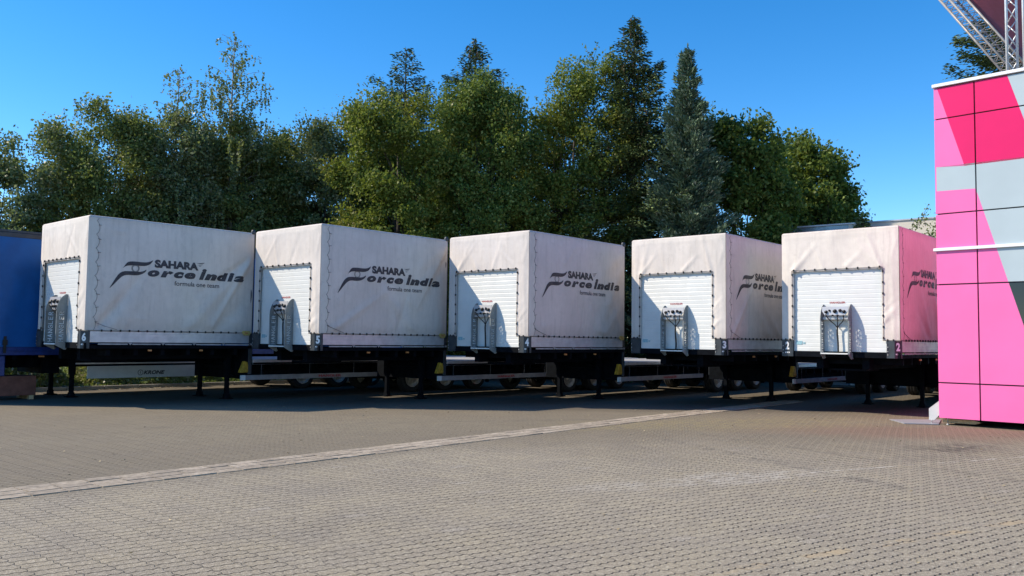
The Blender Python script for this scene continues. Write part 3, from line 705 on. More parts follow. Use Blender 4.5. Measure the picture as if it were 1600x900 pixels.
# ------------------------------------------------------------------ blue curtain trailer at the left edge
def blue_trailer():
    base = Vector((-8.855, 17.892, 0)); a = Vector((sin(.7305), cos(.7305), 0)); n = Vector((a.y, -a.x, 0))
    o = base - n * 3.15 - a * 2.1
    root = empty('curtain_trailer', o, -.7305)
    tag(root, 'dark blue curtain-sided semi-trailer cut off by the left edge of the picture', 'trailer')
    Wd, Lb, zb, zt = 2.55, 13.6, 1.10, 3.90
    m, nt, b = node_mat('blue_curtain'); g = NT(nt); co = g.coord()
    g.l.new(g.mix(g.ramp(g.noise(co, .8, 5, .6), .3, .7), (.004, .075, .26), (.006, .12, .40)), b.inputs['Base Color']); b.inputs['Roughness'].default_value = .45; b.inputs['Specular IOR Level'].default_value = .3
    g.bump(g.noise(co, 3, 3), .3, .03, b)
    mb = MB(); grid_mesh(mb, lambda s, z: (.012 + .012 * sin(s * 9 + sin(z * 2)) * sin(pi * (z - zb) / (zt - .15 - zb)), s, z), lin(.12, Lb - .1, 150), lin(zb + .12, zt - .16, 12))
    grid_mesh(mb, lambda s, z: (-Wd - .012, s, z), lin(.12, Lb - .1, 10), lin(zb + .12, zt - .16, 4))
    me = bpy.data.meshes.new('side_curtain'); me.from_pydata(mb.v, [], mb.f); me.materials.append(m); me.polygons.foreach_set('use_smooth', [True]*len(mb.f)); cur = inst('side_curtain', me, root)
    st = MB()
    for y in (1.58,): st.box((.03, y, 1.08), (.045, y + .06, 1.46)); st.box((.03, y - .02, 1.26), (.06, y + .08, 1.38))
    st.build('buckle_strap', M['cable'], cur)
    MB().box((-Wd, 0, zb), (0, .10, zt)).build('front_wall', M['white'], root)
    r = MB(); r.box((-Wd - .02, 0, zt - .17), (.02, Lb, zt - .06)); r.box((-Wd, 0, zt - .06), (0, Lb, zt)); r.build('roof', mat('dark_roof_rail', (.05, .055, .065), .5), root, .01)
    s = MB(); s.box((-.04, 0, zb - .07), (.0, Lb, zb + .12)); s.box((-Wd, 0, zb - .07), (-Wd + .04, Lb, zb + .12)); s.box((-.005, .02, zb + .02), (.012, Lb, zb + .05)); s.build('side_rail', M['blue'], root, .004)
    f = MB()
    for x in (-1.85, -.85): f.box((x, .6, .72), (x + .15, Lb - .2, zb - .01))
    for y in lin(.5, 13., 20): f.box((-Wd + .06, y, .93), (-.06, y + .08, zb - .02))
    f.box((-Wd + .05, .11, zb - .03), (-.05, Lb - .02, zb + .02)); f.box((-2.1, 2.6, .58), (-.5, 3.0, .95)); f.box((-2.2, 9.3, .35), (-.35, 13.2, .7))
    f.build('chassis', M['dark'], root)
    for x in (-.13, -1.42):
        inst('landing_leg', SH['leg'], root, (x, 3.16, 0))
    gd = MB(); gd.prism([(3.47, .45), (3.47, .75), (6.52, .75), (6.52, .55), (6.3, .54), (6.3, .45)], (-.045, 0, 0), (0, 1, 0), (0, 0, 1), (.03, 0, 0), 1)
    gd.box((-.055, 3.2, .80), (-.02, 6.43, .835), 0)
    g_ = gd.build('side_guard', [M['alu'], M['krone']], root, .003)
    me = plane_text('KRONE', (-.012, 0, 0), (0, 1, 0), (0, 0, 1), 4.86, 5.42, .525, .625, (0, 0, 0), M['ink'], 'guard_lettering', root, .045, .25); inst('guard_lettering', me, g_)
    rg = MB(); rg.lathe([(.058, 0), (.072, 0)], (-.0115, 4.78, .575), (1, 0, 0), 24); rg.box((-.0125, 4.773, .545), (-.011, 4.787, .61)); rg.build('guard_emblem', M['ink'], g_)
    lm = MB()
    for y in (2.35, 3.2, 5.8): lm.box((-.02, y, zb - .12), (.012, y + .12, zb - .085))
    lm.build('reflector', M['orangelight'], root)
    t = MB(); t.box((-.55, 1.0, .55), (-.03, 1.66, 1.02)); t.build('tool_locker', M['blue'], root, .02)
    for yy in (9.7, 11.0, 12.3): add_wheel(root, -.19, yy, .4, 1); add_wheel(root, -Wd + .19, yy, .4, -1)
blue_trailer()

# ------------------------------------------------------------------ pink panel building
er = Vector((.7025, -.7117, 0)).normalized(); eb = Vector((-er.y, er.x, 0))      # right along facade, back into building
FA = Vector((8.205, 16.707, 0)); ez = Vector((0, 0, 1))
def clip(poly, a, b, c):            # keep a*x+b*y<=c
    out = []
    for i in range(len(poly)):
        p, q = poly[i], poly[(i + 1) % len(poly)]; dp = a*p[0] + b*p[1] - c; dq = a*q[0] + b*q[1] - c
        if dp <= 0: out.append(p)
        if dp * dq < 0: t = dp / (dp - dq); out.append((p[0] + (q[0]-p[0])*t, p[1] + (q[1]-p[1])*t))
    return out
def clip_rect(poly, x0, x1, y0, y1):
    for a, b, c in ((-1, 0, -x0), (1, 0, x1), (0, -1, -y0), (0, 1, y1)):
        poly = clip(poly, a, b, c)
        if len(poly) < 3: return []
    return poly
def panel_mat(name, c):
    m, nt, b = node_mat(name); g = NT(nt); co = g.coord('Object')
    g.l.new(g.mix(g.ramp(g.noise(co, 1.2, 4), .3, .7), c, tuple(v * .93 for v in c)), b.inputs['Base Color'])
    b.inputs['Roughness'].default_value = .36; b.inputs['Specular IOR Level'].default_value = .35
    g.bump(g.noise(co, .9, 2), .12, .02, b); return m
PK = panel_mat('pink_panel', (.86, .16, .42)); CR = panel_mat('crimson_panel', (.72, .006, .125)); GY = panel_mat('pale_grey_panel', (.42, .50, .535))
def dark_glass():
    m, nt, b = node_mat('dark_window_glass'); b.inputs['Base Color'].default_value = (.01, .012, .015, 1); b.inputs['Roughness'].default_value = .05; return m
GL = dark_glass()
def pink_building():
    root = empty('panel_building', FA + er * .09); tag(root, 'two-storey pink, crimson and pale grey panel building at the right edge', 'building')
    root.rotation_euler = (0, 0, math.atan2(er.y, er.x))
    zr = [.135, .805, 2.69, 3.365, 4.06, 5.925, 6.548]; xr = [0, .705, 2.35, 4.0, 5.6]; TK = .03
    regs = [(PK, [(0, .1), (5.6, .1), (5.6, 2.7), (1.222, 2.69), (.70, 4.487), (0, 4.512)]),
            (PK, [(0, 4.985), (.512, 4.945), (.035, 6.548), (0, 6.6)]),
            (CR, [(.512, 4.945), (1.75, 4.945), (1.257, 6.6), (.02, 6.6)]),
            (GY, [(0, 4.512), (.70, 4.487), (1.222, 2.69), (5.6, 2.69), (5.6, 4.945), (0, 4.985)]),
            (GY, [(1.75, 4.945), (5.6, 4.945), (5.6, 6.6), (1.257, 6.6)])]
    regs[0] = (PK, [(0, .1), (1.98, .1), (1.222, 2.69), (0, 2.69)]); regs.append((PK, [(0, 2.69), (1.222, 2.69), (.70, 4.487), (0, 4.512)]))
    regs.append((GL, [(1.98, .1), (5.6, .1), (5.6, 2.69), (1.222, 2.69)]))
    for i in range(len(xr) - 1):
        for j in range(len(zr) - 1):
            m = MB(); g = .013
            for k, (mt, poly) in enumerate(regs):
                c = clip_rect(poly, xr[i] + g * (i > 0), xr[i+1] - g, zr[j] + g * (j > 0), zr[j+1] - g)
                if len(c) >= 3: m.prism(c, (0, -TK, 0), (1, 0, 0), (0, 0, 1), (0, TK + .001, 0), k)
            if m.v: m.build('facade_panel', [r[0] for r in regs], root)
    D = 5.0
    MB().box((.004, .003, .15), (5.6, D, 6.5)).build('wall_core', mat('dark_joint', (.02, .02, .03), .6), root)
    m = MB()
    for j in range(len(zr) - 1):                        # end wall
        for y0, y1 in ((-TK, 1.2), (1.22, 2.6), (2.62, 4.98)): m.box((-.028, y0 + .012, zr[j] + .011 * (j > 0)), (.002, y1, zr[j+1] - .011))
    m.build('end_wall', PK, root)
    c = MB(); c.box((-.05, -.07, 6.555), (5.66, .10, 6.62)); c.box((-.05, .1, 6.555), (.10, D + .05, 6.62)); c.build('coping', M['coping'], root, .006)
    MB().box((.1, .1, 6.5), (5.6, D, 6.56)).build('roof', mat('roof_felt', (.12, .12, .12), .9), root)
    c = MB(); c.box((-.065, -.08, 3.335), (5.6, -.032, 3.395)); c.box((-.065, -.032, 3.335), (-.03, 3.5, 3.395)); c.build('rail', M['coping'], root, .006)
    # the skirt bracket and levelling feet
    b = MB(); b.prism([(-.012, .478), (-.237, .292), (-.237, .072), (-.14, .072), (-.012, .215)], (0, .04, 0), (1, 0, 0), (0, 0, 1), (0, .03, 0)); b.build('stair_stringer', M['krone'], root, .003)
    f = MB()
    for x, y in ((-.19, .05), (.10, .06), (-.02, .55), (2.3, .06), (4.4, .06)):
        f.tube([(x, y, .02), (x, y, .3 if x > -.1 else .09)], .010, 8); f.lathe([(.0001, .03), (.016, .028), (.03, .014), (.03, 0.002)], (x, y, 0), (0, 0, 1), 12)
    f.tube([(.12, .2, .07), (.12, .2, .2)], .03, 12)
    f.build('levelling_foot', M['galv'], root)
    k = MB(); k.box((.2, .2, .11), (5.5, .32, .16)); k.box((.2, 4., .06), (5.5, 4.2, .16)); k.build('chassis_beam', M['dark'], root)
pink_building()
def gp(x, y, z=0): return Vector((x, y, z))
m = MB(); m.prism([(-.55, 0), (.02, 0), (.13, .035), (.02, .075), (-.55, .075)], FA + er * .62 + eb * .14 + gp(0, 0, .035), er, ez, eb * .12)
tag(m.build('timber_block', M['wood'], None, .004), 'pale timber wedge lying under the pink panel building', 'timber')
m = MB(); m.lathe([(.0001, .06), (.11, .06), (.12, .045), (.12, .001)], FA + er * .3 + eb * .5, (0, 0, 1), 20); tag(m.build('rubber_pad', M['rubber']), 'black round rubber pad on the paving under the pink building', 'pad')
m = MB(); q = [gp(7.66, 17.52), gp(7.56, 16.66), gp(8.2, 16.6), gp(8.75, 17.62)]
m.add([p + ez * .005 for p in q] + [p + ez * .018 for p in q], [(3,2,1,0),(4,5,6,7),(0,1,5,4),(1,2,6,5),(2,3,7,6),(3,0,4,7)])
tag(m.build('floor_plate', M['steelgrey']), 'flat pale grey metal plate lying on the paving beside the pink building', 'metal plate')

# lattice mast, slanting truss and canopy standing behind the roof edge
def truss(name, chords, n, parent, mt, r=.022, rb=.011):
    """chords: list of (p,q); braces zigzag between neighbours"""
    ch = MB(); br = MB()
    for p, q in chords: ch.tube([p, q], r, 8)
    k = len(chords)
    for i in range(k):
        p0, q0 = map(Vector, chords[i]); p1, q1 = map(Vector, chords[(i + 1) % k])
        for j in range(n):
            a = p0.lerp(q0, j / n); b = p1.lerp(q1, (j + .5) / n); c = p0.lerp(q0, (j + 1) / n)
            br.tube([a, b], rb, 5); br.tube([b, c], rb, 5)
    ch.build('chord', mt, parent); br.build('brace', mt, parent)
def wp(px, py, d):       # direction used only to choose real positions
    v = F_ + R_ * ((px - 800) / 1345.44) - U_ * ((py - 450) / 1345.44); v = v / v.y * d; return Vector((v.x, v.y, v.z + 1.5264))
mast_p = wp(1574, 118, 18.6)
mast = empty('lattice_mast', (mast_p.x, mast_p.y, 6.56)); tag(mast, 'vertical silver lattice mast rising from the roof of the pink building', 'mast')
sq = [(0, 0), (.23, .0), (.16, .26)]
truss('mast', [((x, y, 0), (x, y, 5.5)) for x, y in sq], 9, mast, mat('bright_aluminium', (.72, .73, .74), .35, .25, .15, 5), .027, .013)
mast2_p = wp(1601, 118, 18.4)
mast2 = empty('lattice_mast', (mast2_p.x, mast2_p.y, 6.56)); tag(mast2, 'second silver lattice mast cut off by the right edge above the pink building', 'mast')
truss('mast', [((x, y, 0), (x, y, 5.5)) for x, y in sq], 9, mast2, bpy.data.materials['bright_aluminium'], .027, .013)
A0, A1 = wp(1594, 124, 19.6), wp(1462, -25, 21.5)
tr = empty('slanting_truss', A0); tag(tr, 'grey lattice truss slanting up and away to the left above the pink building', 'truss')
d_ = (A1 - A0); off = [Vector((0, 0, 0)), Vector((.34, .0, .12)), Vector((.38, .35, .10)), Vector((.04, .35, 0))]
gt = mat('dull_truss_aluminium', (.36, .34, .32), .5, .2, .35, 5)
truss('truss', [(o, d_ + o) for o in off], 15, tr, gt, .03, .010)
m = MB(); c0, c1 = A0 + Vector((.40, .1, .1)), A1 + Vector((.42, .1, .16)); c2, c3 = c1 + Vector((3.6, 1.2, .6)), c0 + Vector((2.4, 1.4, .1))
def quadpt(u, v): a = c0.lerp(c1, v); b = c3.lerp(c2, v); p = a.lerp(b, u); return tuple(p + Vector((0, 0, -.12 * sin(pi*u) * sin(pi*v))))
grid_mesh(m, quadpt, lin(0, 1, 14), lin(0, 1, 14)); me = bpy.data.meshes.new('canopy'); me.from_pydata(m.v, [], m.f)
me.materials.append(mat('maroon_membrane', (.30, .055, .045), .6, 0, .15, 2)); me.polygons.foreach_set('use_smooth', [True]*len(m.f))
cn = inst('tent_canopy', me); mo = cn.modifiers.new('th', 'SOLIDIFY'); mo.thickness = .02; tag(cn, 'dark maroon membrane canopy stretched beside the slanting truss', 'canopy')

# ------------------------------------------------------------------ hall in the background
def hall():
    P0 = wp(1217, 356, 33.5); P1 = wp(1462, 337, 30.1); ax = (P1 - P0); Ln = Vector((ax.x, ax.y, 0)).length
    root = empty('industrial_hall', (P0.x, P0.y, 0), math.atan2(ax.y, ax.x)); tag(root, 'low flat-roofed hall behind trailer 2, cream wall and blue-grey left part', 'building')
    Hh = P0.z; k = Ln * .47
    w = MB(); w.box((k, 0, 0), (Ln * 1.12, 3, Hh - .055)); w.build('cream_wall', mat('cream_render', (.62, .58, .5), .8, 0, .12, .5), root)
    w = MB(); w.box((0, .05, 0), (k - .005, 3, Hh - .055))
    for i in range(12): w.box((k * i / 12 + .03, .0, .1), (k * (i + 1) / 12 - .03, .048, Hh - .26))
    w.build('clad_wall', mat('blue_grey_cladding', (.22, .30, .36), .28, .3, .3, 1.1), root)
    w = MB(); w.box((-.04, -.04, Hh - .05), (Ln * 1.12, 3.1, Hh)); w.build('parapet', mat('parapet_metal', (.5, .52, .54), .4, .2, .2, 1), root)
    w = MB()
    for i in range(2): w.box((k + .6 + i * 1.3, -.03, 2.6), (k + 1.5 + i * 1.3, .01, 3.8))
    w.build('window', GL, root)
hall()

# ------------------------------------------------------------------ vegetation
def leaf_mat(name, c1, c2, rough=.5, trans=.25, c3=None):
    rough *= .8; c1, c2 = [tuple(v * k for v in q) for q, k in ((c1, 2.0), (c2, 2.0))]; trans = trans * 1.5 if trans > .1 else trans
    m = bpy.data.materials.new(name); m.use_nodes = True; nt = m.node_tree; g = NT(nt); b = nt.nodes['Principled BSDF']
    co = g.coord(); geo = g.n.new('ShaderNodeNewGeometry')
    f = g.m('ADD', g.m('MULTIPLY', geo.outputs['Random Per Island'], .55), g.m('MULTIPLY', g.ramp(g.noise(co, .55, 3), .3, .7), .45))
    c = g.mix(f, c1, c2)
    if c3: c = g.mix(g.m('MULTIPLY', g.ramp(g.noise(co, .35, 3), .5, .68), g.m('GREATER_THAN', geo.outputs['Random Per Island'], .45)), c, c3)
    c = g.mix(g.m('MULTIPLY', g.m('GREATER_THAN', geo.outputs['Random Per Island'], .86), .55), c, tuple(min(.42, v * 2.1 + .03) for v in c2))  # a few leaves coloured paler, painting in fine highlights
    g.l.new(c, b.inputs['Base Color']); b.inputs['Roughness'].default_value = rough; b.inputs['Specular IOR Level'].default_value = .12
    t = g.n.new('ShaderNodeBsdfTranslucent'); g.l.new(g.mix(.5, c, (.20, .26, .02)), t.inputs[0])
    mx = g.n.new('ShaderNodeMixShader'); mx.inputs[0].default_value = trans
    g.l.new(b.outputs[0], mx.inputs[1]); g.l.new(t.outputs[0], mx.inputs[2]); g.l.new(mx.outputs[0], nt.nodes['Material Output'].inputs[0]); return m
LM = {
 'olive': leaf_mat('olive_leaves', (.048, .064, .020), (.12, .14, .044), .5, .26, (.17, .15, .04)),
 'grey': leaf_mat('grey_green_leaves', (.050, .068, .032), (.130, .150, .068), .45, .26, (.17, .16, .05)),
 'mid': leaf_mat('mid_green_leaves', (.034, .060, .016), (.085, .12, .028), .5, .24, (.15, .14, .03)),
 'lime': leaf_mat('yellow_green_leaves', (.042, .062, .013), (.10, .125, .026), .5, .28, (.19, .15, .03)),
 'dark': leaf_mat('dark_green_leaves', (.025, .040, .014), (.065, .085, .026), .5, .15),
 'maple': leaf_mat('maple_leaves', (.028, .050, .012), (.075, .105, .024), .45, .25, (.13, .15, .03)),
 'spruce': leaf_mat('spruce_needles', (.016, .027, .012), (.045, .064, .022), .8, .04),
 'fir': leaf_mat('blue_green_needles', (.020, .040, .024), (.080, .115, .070), .9, .03),
 'birch': leaf_mat('birch_leaves', (.05, .065, .025), (.12, .135, .06), .45, .28),
 'shrub': leaf_mat('verge_leaves', (.05, .075, .02), (.16, .19, .07), .55, .2, (.22, .2, .09)),
}
CONE = mat('brown_cones', (.16, .095, .05), .8, 0, .3)
def cards(C, size, asp, rng, up=None, updir=0., bend=.25, parts=1):
    """rhombic leaves (two triangles folded along the midrib) -> verts, faces arrays"""
    n = len(C)
    d = rng.normal(size=(n, 3)); d /= np.linalg.norm(d, axis=1)[:, None]
    if up is not None: d = d * (1 - updir) + up * updir; d /= np.linalg.norm(d, axis=1)[:, None] + 1e-9
    r = rng.normal(size=(n, 3)); s = np.cross(d, r); s /= np.linalg.norm(s, axis=1)[:, None] + 1e-9
    nn = np.cross(d, s)
    sz = (size * rng.uniform(.6, 1.35, n))[:, None]
    a = C - d * sz * .5; b = C + s * sz * asp * .5 + nn * sz * bend * .3; c = C + d * sz * .5; e = C - s * sz * asp * .5 + nn * sz * bend * .3
    V = np.stack([a, b, c, e], 1).reshape(-1, 3)
    return V
def quads_mesh(name, V, mt):
    n = len(V) // 4; me = bpy.data.meshes.new(name)
    me.vertices.add(len(V)); me.vertices.foreach_set('co', V.astype(np.float32).ravel())
    me.loops.add(4 * n); me.loops.foreach_set('vertex_index', np.arange(4 * n, dtype=np.int32))
    me.polygons.add(n); me.polygons.foreach_set('loop_start', np.arange(0, 4 * n, 4, dtype=np.int32)); me.polygons.foreach_set('loop_total', np.full(n, 4, dtype=np.int32))
    me.materials.append(mt); me.update(calc_edges=True); return me

def broadleaf(x, y, sky_, lm, seed, label, n_lump=110, tw=7, per=46, leaf=.118, name='broadleaf_tree', cat='tree', bark='bark', group='trees behind the trailers', spikes=18, base=1.2, trunk_r=.16, depth=2.3, dens=1., open_=0.):
    """sky_: (dx, z) points of the crown's upper outline; the crown fills the volume below with a depth of its own"""
    rng = np.random.default_rng(seed); root = empty(name, (x, y, 0)); tag(root, label, cat, group)
    sx = np.array([p[0] for p in sky_]); sz = np.array([p[1] for p in sky_]); h = sz.max(); x0, x1 = sx[0], sx[-1]; xc, hw = (x0 + x1) / 2, (x1 - x0) / 2
    T = []; lump = []
    while len(lump) < n_lump:
        u = rng.uniform(x0, x1); zt = np.interp(u, sx, sz); zz = base + (zt - base) * rng.uniform(0, 1) ** .85 - .25
        k = (u - xc) / hw; q = (zz - base) / (zt - base)
        dm = depth * math.sqrt(max(.06, 1 - k * k * .85)) * math.sqrt(max(.05, 1 - max(0, q * 1.25 - .5) ** 2 * 1.2))
        v = dm * np.sign(rng.uniform(-1, .75)) * rng.uniform(.25, 1) ** .6
        lump.append((u, v, zz, rng.uniform(.28, .62)))
    for u, v, zz, r in lump:
        nn = rng.poisson(tw * (r / .45) ** 2) + 2; d = rng.normal(0, 1, (nn, 3)); d /= np.linalg.norm(d, axis=1)[:, None]; d[:, 2] = d[:, 2] * .7
        T.append(np.array([u, v, zz]) + d * r * rng.uniform(.35, 1.05, (nn, 1)))
    T = np.concatenate(T); T = T[T[:, 2] > base * .7]; T = T[rng.random(len(T)) < dens]
    # branches
    m2 = MB(); m = MB(); top = h
    trunk = [(0, 0, -.1), (rng.uniform(-.1, .1), rng.uniform(-.1, .1), h * .2), (rng.uniform(-.25, .25), rng.uniform(-.2, .2), h * .45), (rng.uniform(-.3, .3), 0, h * .8)]
    m.tube(trunk, [trunk_r, trunk_r * .8, trunk_r * .55, trunk_r * .12], 8)
    sel = rng.choice(len(T), min(len(T), 85), replace=False)
    forks = []
    for k in range(9):
        t = T[sel[k]]; z0 = h * rng.uniform(.12, .4); p0 = np.array([0, 0, z0]); mid = p0 + (t - p0) * .55 + np.array([0, 0, -.06 * h])
        m.tube([tuple(p0), tuple(mid), tuple(t)], [trunk_r * .5, trunk_r * .3, .012], 6); forks += [mid, p0 + (t - p0) * .3]
    forks = np.array(forks)
    for k in sel[9:]:
        t = T[k]; fk = forks[np.argmin(np.linalg.norm(forks - (t * [1, 1, .75]), axis=1))]; mid = (fk + t) / 2 + rng.normal(0, .12, 3)
        m.tube([tuple(fk), tuple(mid), tuple(t)], [.03, .018, .006], 4, caps=False)
    tr = m.build('trunk', M[bark], root)
    # leaves: elongated sprays pointing outwards/upwards from each twig point
    cen = np.array([0, 0, top * .55]); out = T - cen; out /= np.linalg.norm(out, axis=1)[:, None]; out[:, 2] += .45; out /= np.linalg.norm(out, axis=1)[:, None]
    npt = rng.poisson(per, len(T)) + 3; idx = np.repeat(np.arange(len(T)), npt); N = len(idx)
    C = T[idx] + out[idx] * rng.normal(.05, .17, N)[:, None] + rng.normal(0, .15, (N, 3)) * [1.2, 1.2, .8]
    sh = []
    for _ in range(spikes):        # loose shoots standing out of the outline
        u = rng.uniform(x0 + .1 * hw, x1 - .1 * hw); zt = np.interp(u, sx, sz); ln = rng.uniform(.3, .9); v = rng.uniform(-1, .8)
        dv = np.array([rng.normal(.25 * (u - xc) / hw, .3), rng.normal(0, .2), 1.0]); tt = np.linspace(0, 1, 20)[:, None]
        sh.append(np.array([u, v, zt - .35]) + dv * tt * ln + rng.normal(0, .07, (20, 3)) * (1.5 - tt))
        p = np.array([u, v, zt - .35]); m2.tube([tuple(p), tuple(p + dv * ln)], [.012, .003], 4, caps=False)
    if sh: C = np.concatenate([C] + sh)
    tag(m2.build('shoots', M[bark], tr), kind='stuff')
    V = cards(C, leaf, .62, rng, np.array([0, 0, -1.]), .15)
    inst('crown', quads_mesh('crown', V, LM[lm]), root)
    return root

def conifer(x, y, h, r, lm, seed, label, dens=1., taper=1., droop=.25, cones=0, z0=.8, sparse=False, name='spruce_tree', top_bare=0., group='conifers behind the trailers', lf=.16):
    rng = np.random.default_rng(seed); root = empty(name, (x, y, 0)); tag(root, label, 'tree', group)
    m = MB(); m.tube([(0, 0, -.1), (0, 0, h * .5), (.03, 0, h - .05)], [.20, .11, .012], 8); C = []; Dn = []; Cn = []
    z = z0
    while z < h - .12:
        f = (1 - z / h); rr = r * (f ** taper) + .05; nb = int(rng.integers(5, 9) * (1 if f > .12 else .7)); a0 = rng.uniform(0, 6.28)
        for k in range(nb):
            a = a0 + 2*pi*k/nb + rng.normal(0, .22); ln = rr * rng.uniform(.5, 1.15); zz = z + rng.uniform(-.12, .12)
            dx, dy = cos(a), sin(a); n = max(4, int(ln / .085)); t = np.linspace(.05, 1, n)
            px, py = dx * ln * t, dy * ln * t; up = (.38 if f < .25 else .12) if droop > 0 else .5
            pz = zz + ln * (up * t - droop * 2 * t * (1 - t * .75) * (1 if f > .2 else .3)) 
            if f > .03 or True: m.tube([(0, 0, zz), (px[n//2], py[n//2], pz[n//2]), (px[-1], py[-1], pz[-1])], [.022 * (.4 + f), .012, .003], 4, caps=False)
            dd = 1.0 if not sparse else max(0, min(1, (.93 - z / h) * 3 + top_bare))
            for i in range(n):
                kx = int(rng.poisson(6.2 * dens * dd * (1.25 if i > n * .35 else .7))) 
                if not kx: continue
                wsp = (.10 + .24 * ln * .35 * (1 - abs(t[i] - .45))) * (.62 if droop < 0 else 1)
                side = rng.normal(0, 1, kx)[:, None] * wsp * np.array([-dy, dx, 0]); dn = -np.abs(rng.normal(0, .12 + .1 * droop, kx))
                P = np.array([px[i], py[i], pz[i]]) + side + rng.normal(0, .05, (kx, 3)); P[:, 2] += dn - np.abs(side).sum(1) * .15
                C.append(P); Dn.append(np.tile([dx * .8, dy * .8, -.1 if droop > 0 else .5], (kx, 1)) + side / (wsp + .01) * .35)
            if cones and f < .42 and rng.random() < .8:
                q = rng.integers(n // 3, n); Cn.append((px[q], py[q], pz[q] - .08))
        z += (.20 + .24 * f) * (1.3 if sparse else 1) * (1.0 if droop < 0 else 1)
    tz = np.linspace(0, 1, 26); P = np.stack([rng.normal(0, .035, 26), rng.normal(0, .035, 26), h - .9 + tz * .95], 1); C.append(P); Dn.append(np.tile([0, 0, 1.], (26, 1)))
    m.build('trunk', M['bark'], root)
    C = np.concatenate(C); Dn = np.concatenate(Dn); Dn = Dn / np.linalg.norm(Dn, axis=1)[:, None]
    V = cards(C, lf, .34, rng, Dn, .72); inst('crown', quads_mesh('crown', V, LM[lm]), root)
    if Cn:
        c = MB()
        for q in Cn:
            for _ in range(rng.integers(1, 4)):
                o = rng.normal(0, .09, 3); c.tube([(q[0]+o[0], q[1]+o[1], q[2]+o[2]), (q[0]+o[0], q[1]+o[1], q[2]+o[2]-.07), (q[0]+o[0], q[1]+o[1], q[2]+o[2]-.15)], [.015, .028, .008], 5)
        tag(c.build('cones', CONE, root), kind='stuff')
    return root

def birch(x, y, h, r, seed, label, zb=3.):
    rng = np.random.default_rng(seed); root = empty('birch_tree', (x, y, 0)); tag(root, label, 'tree', 'birches behind the trailers')
    m = MB(); m.tube([(0, 0, -.1), (.05, 0, h * .4), (-.06, 0, h * .75), (0, 0, h)], [.13, .09, .04, .006], 7); C = []; 
    z = zb
    while z < h - .2:
        f = 1 - z / h
        a0 = rng.uniform(0, 6.28)
        for k in range(4):
            a = a0 + k * 1.57 + rng.normal(0, .3); ln = (r * f ** .65 * 1.25 + .12) * rng.uniform(.5, 1.1); dx, dy = cos(a), sin(a); n = max(6, int(ln / .07)); t = np.linspace(0, 1, n)
            px, py = dx * ln * t, dy * ln * t; pz = z + ln * (1.0 * t - .55 * t * t); m.tube([(px[i], py[i], pz[i]) for i in range(0, n, max(1, n // 4))], [.016] + [.007] * (len(range(0, n, max(1, n // 4))) - 1), 4, caps=False)
            for i in range(2, n):
                if rng.random() < .6: C.append(np.array([[px[i], py[i], pz[i]]]) + rng.normal(0, .05, (2, 3)))
                if rng.random() < .34 * min(1, ln):
                    L_ = rng.uniform(.2, .9) * min(1, ln * .7); k2 = int(L_ / .04) + 2; tt = np.linspace(0, 1, k2)
                    P = np.stack([px[i] + rng.normal(0, .05) * tt, py[i] + rng.normal(0, .05) * tt, pz[i] - tt * L_], 1); C.append(P + rng.normal(0, .022, P.shape))
        z += .22 + .12 * rng.random()
    C.append(np.stack([rng.normal(0, .04, 18), rng.normal(0, .04, 18), np.linspace(h - 1., h + .05, 18)], 1))
    m.build('trunk', M['birchbark'], root); C = np.concatenate(C); V = cards(C, .105, .7, rng, np.array([0, 0, -1.]), .4)
    inst('crown', quads_mesh('crown', V, LM['birch']), root); return root

K = 1345.44
def X(px, d): return (px - 800) / K * d
def Z(py, d, px=800): return 1.5264 + (530.6 + .0125 * (px - 800) - py) / K * d
def bl(cpx, d, sky_, lm, seed, label, **kw):
    cx = X(cpx, d); return broadleaf(cx, d, [(X(px, d) - cx, Z(py, d, px)) for px, py in sky_], lm, seed, label, **kw)

bl(20, 31, [(-90, 330), (-50, 250), (0, 245), (30, 225), (70, 200), (105, 220), (130, 290)], 'grey', 1, 'grey-green broadleaf tree cut by the left edge, above the blue trailer', n_lump=150)
bl(150, 32, [(70, 300), (95, 200), (120, 172), (165, 165), (200, 190), (232, 185), (250, 250), (262, 320)], 'olive', 2, 'olive broadleaf tree with loose upright shoots behind the left end of trailer 6', n_lump=170, spikes=34)
bl(270, 33, [(212, 300), (225, 190), (255, 180), (285, 178), (312, 190), (335, 260), (345, 320)], 'grey', 3, 'grey-green broadleaf tree around the foot of the shorter birch', n_lump=150, spikes=30)
birch(X(268, 32.5), 32.5, Z(98, 32.5, 268), 2.3, 4, 'shorter thin birch with sparse pointed top, left of the tallest birch', 5.)
birch(X(354, 33), 33, Z(44, 33, 354), 3.0, 9, 'tall thin birch with drooping sparse twigs rising above the left group', 5.)
bl(370, 34.5, [(305, 320), (320, 215), (345, 200), (380, 190), (412, 205), (436, 215), (450, 320)], 'olive', 6, 'olive broadleaf tree around the foot of the tallest birch', n_lump=160, spikes=26)
bl(440, 36, [(385, 330), (400, 235), (430, 215), (455, 218), (490, 240), (515, 330)], 'dark', 7, 'dark green broadleaf tree above the right end of trailer 6', n_lump=120)
bl(505, 35, [(450, 320), (462, 225), (480, 205), (512, 200), (540, 195), (560, 260), (566, 340)], 'grey', 8, 'slim grey-green tree between the dark tree and the big round one', n_lump=110, spikes=24)
bl(620, 32.5, [(527, 320), (534, 215), (548, 175), (580, 160), (612, 150), (650, 155), (690, 165), (706, 230), (715, 320)], 'lime', 9, 'big rounded yellow-green tree above trailer 5', n_lump=230, per=50, spikes=30, depth=2.9)
bl(755, 33.5, [(672, 320), (690, 170), (712, 140), (745, 128), (785, 138), (808, 160), (830, 215), (842, 320)], 'mid', 10, 'broad mid-green tree above the gap between trailers 5 and 4', n_lump=210, per=50, spikes=28, depth=2.8)
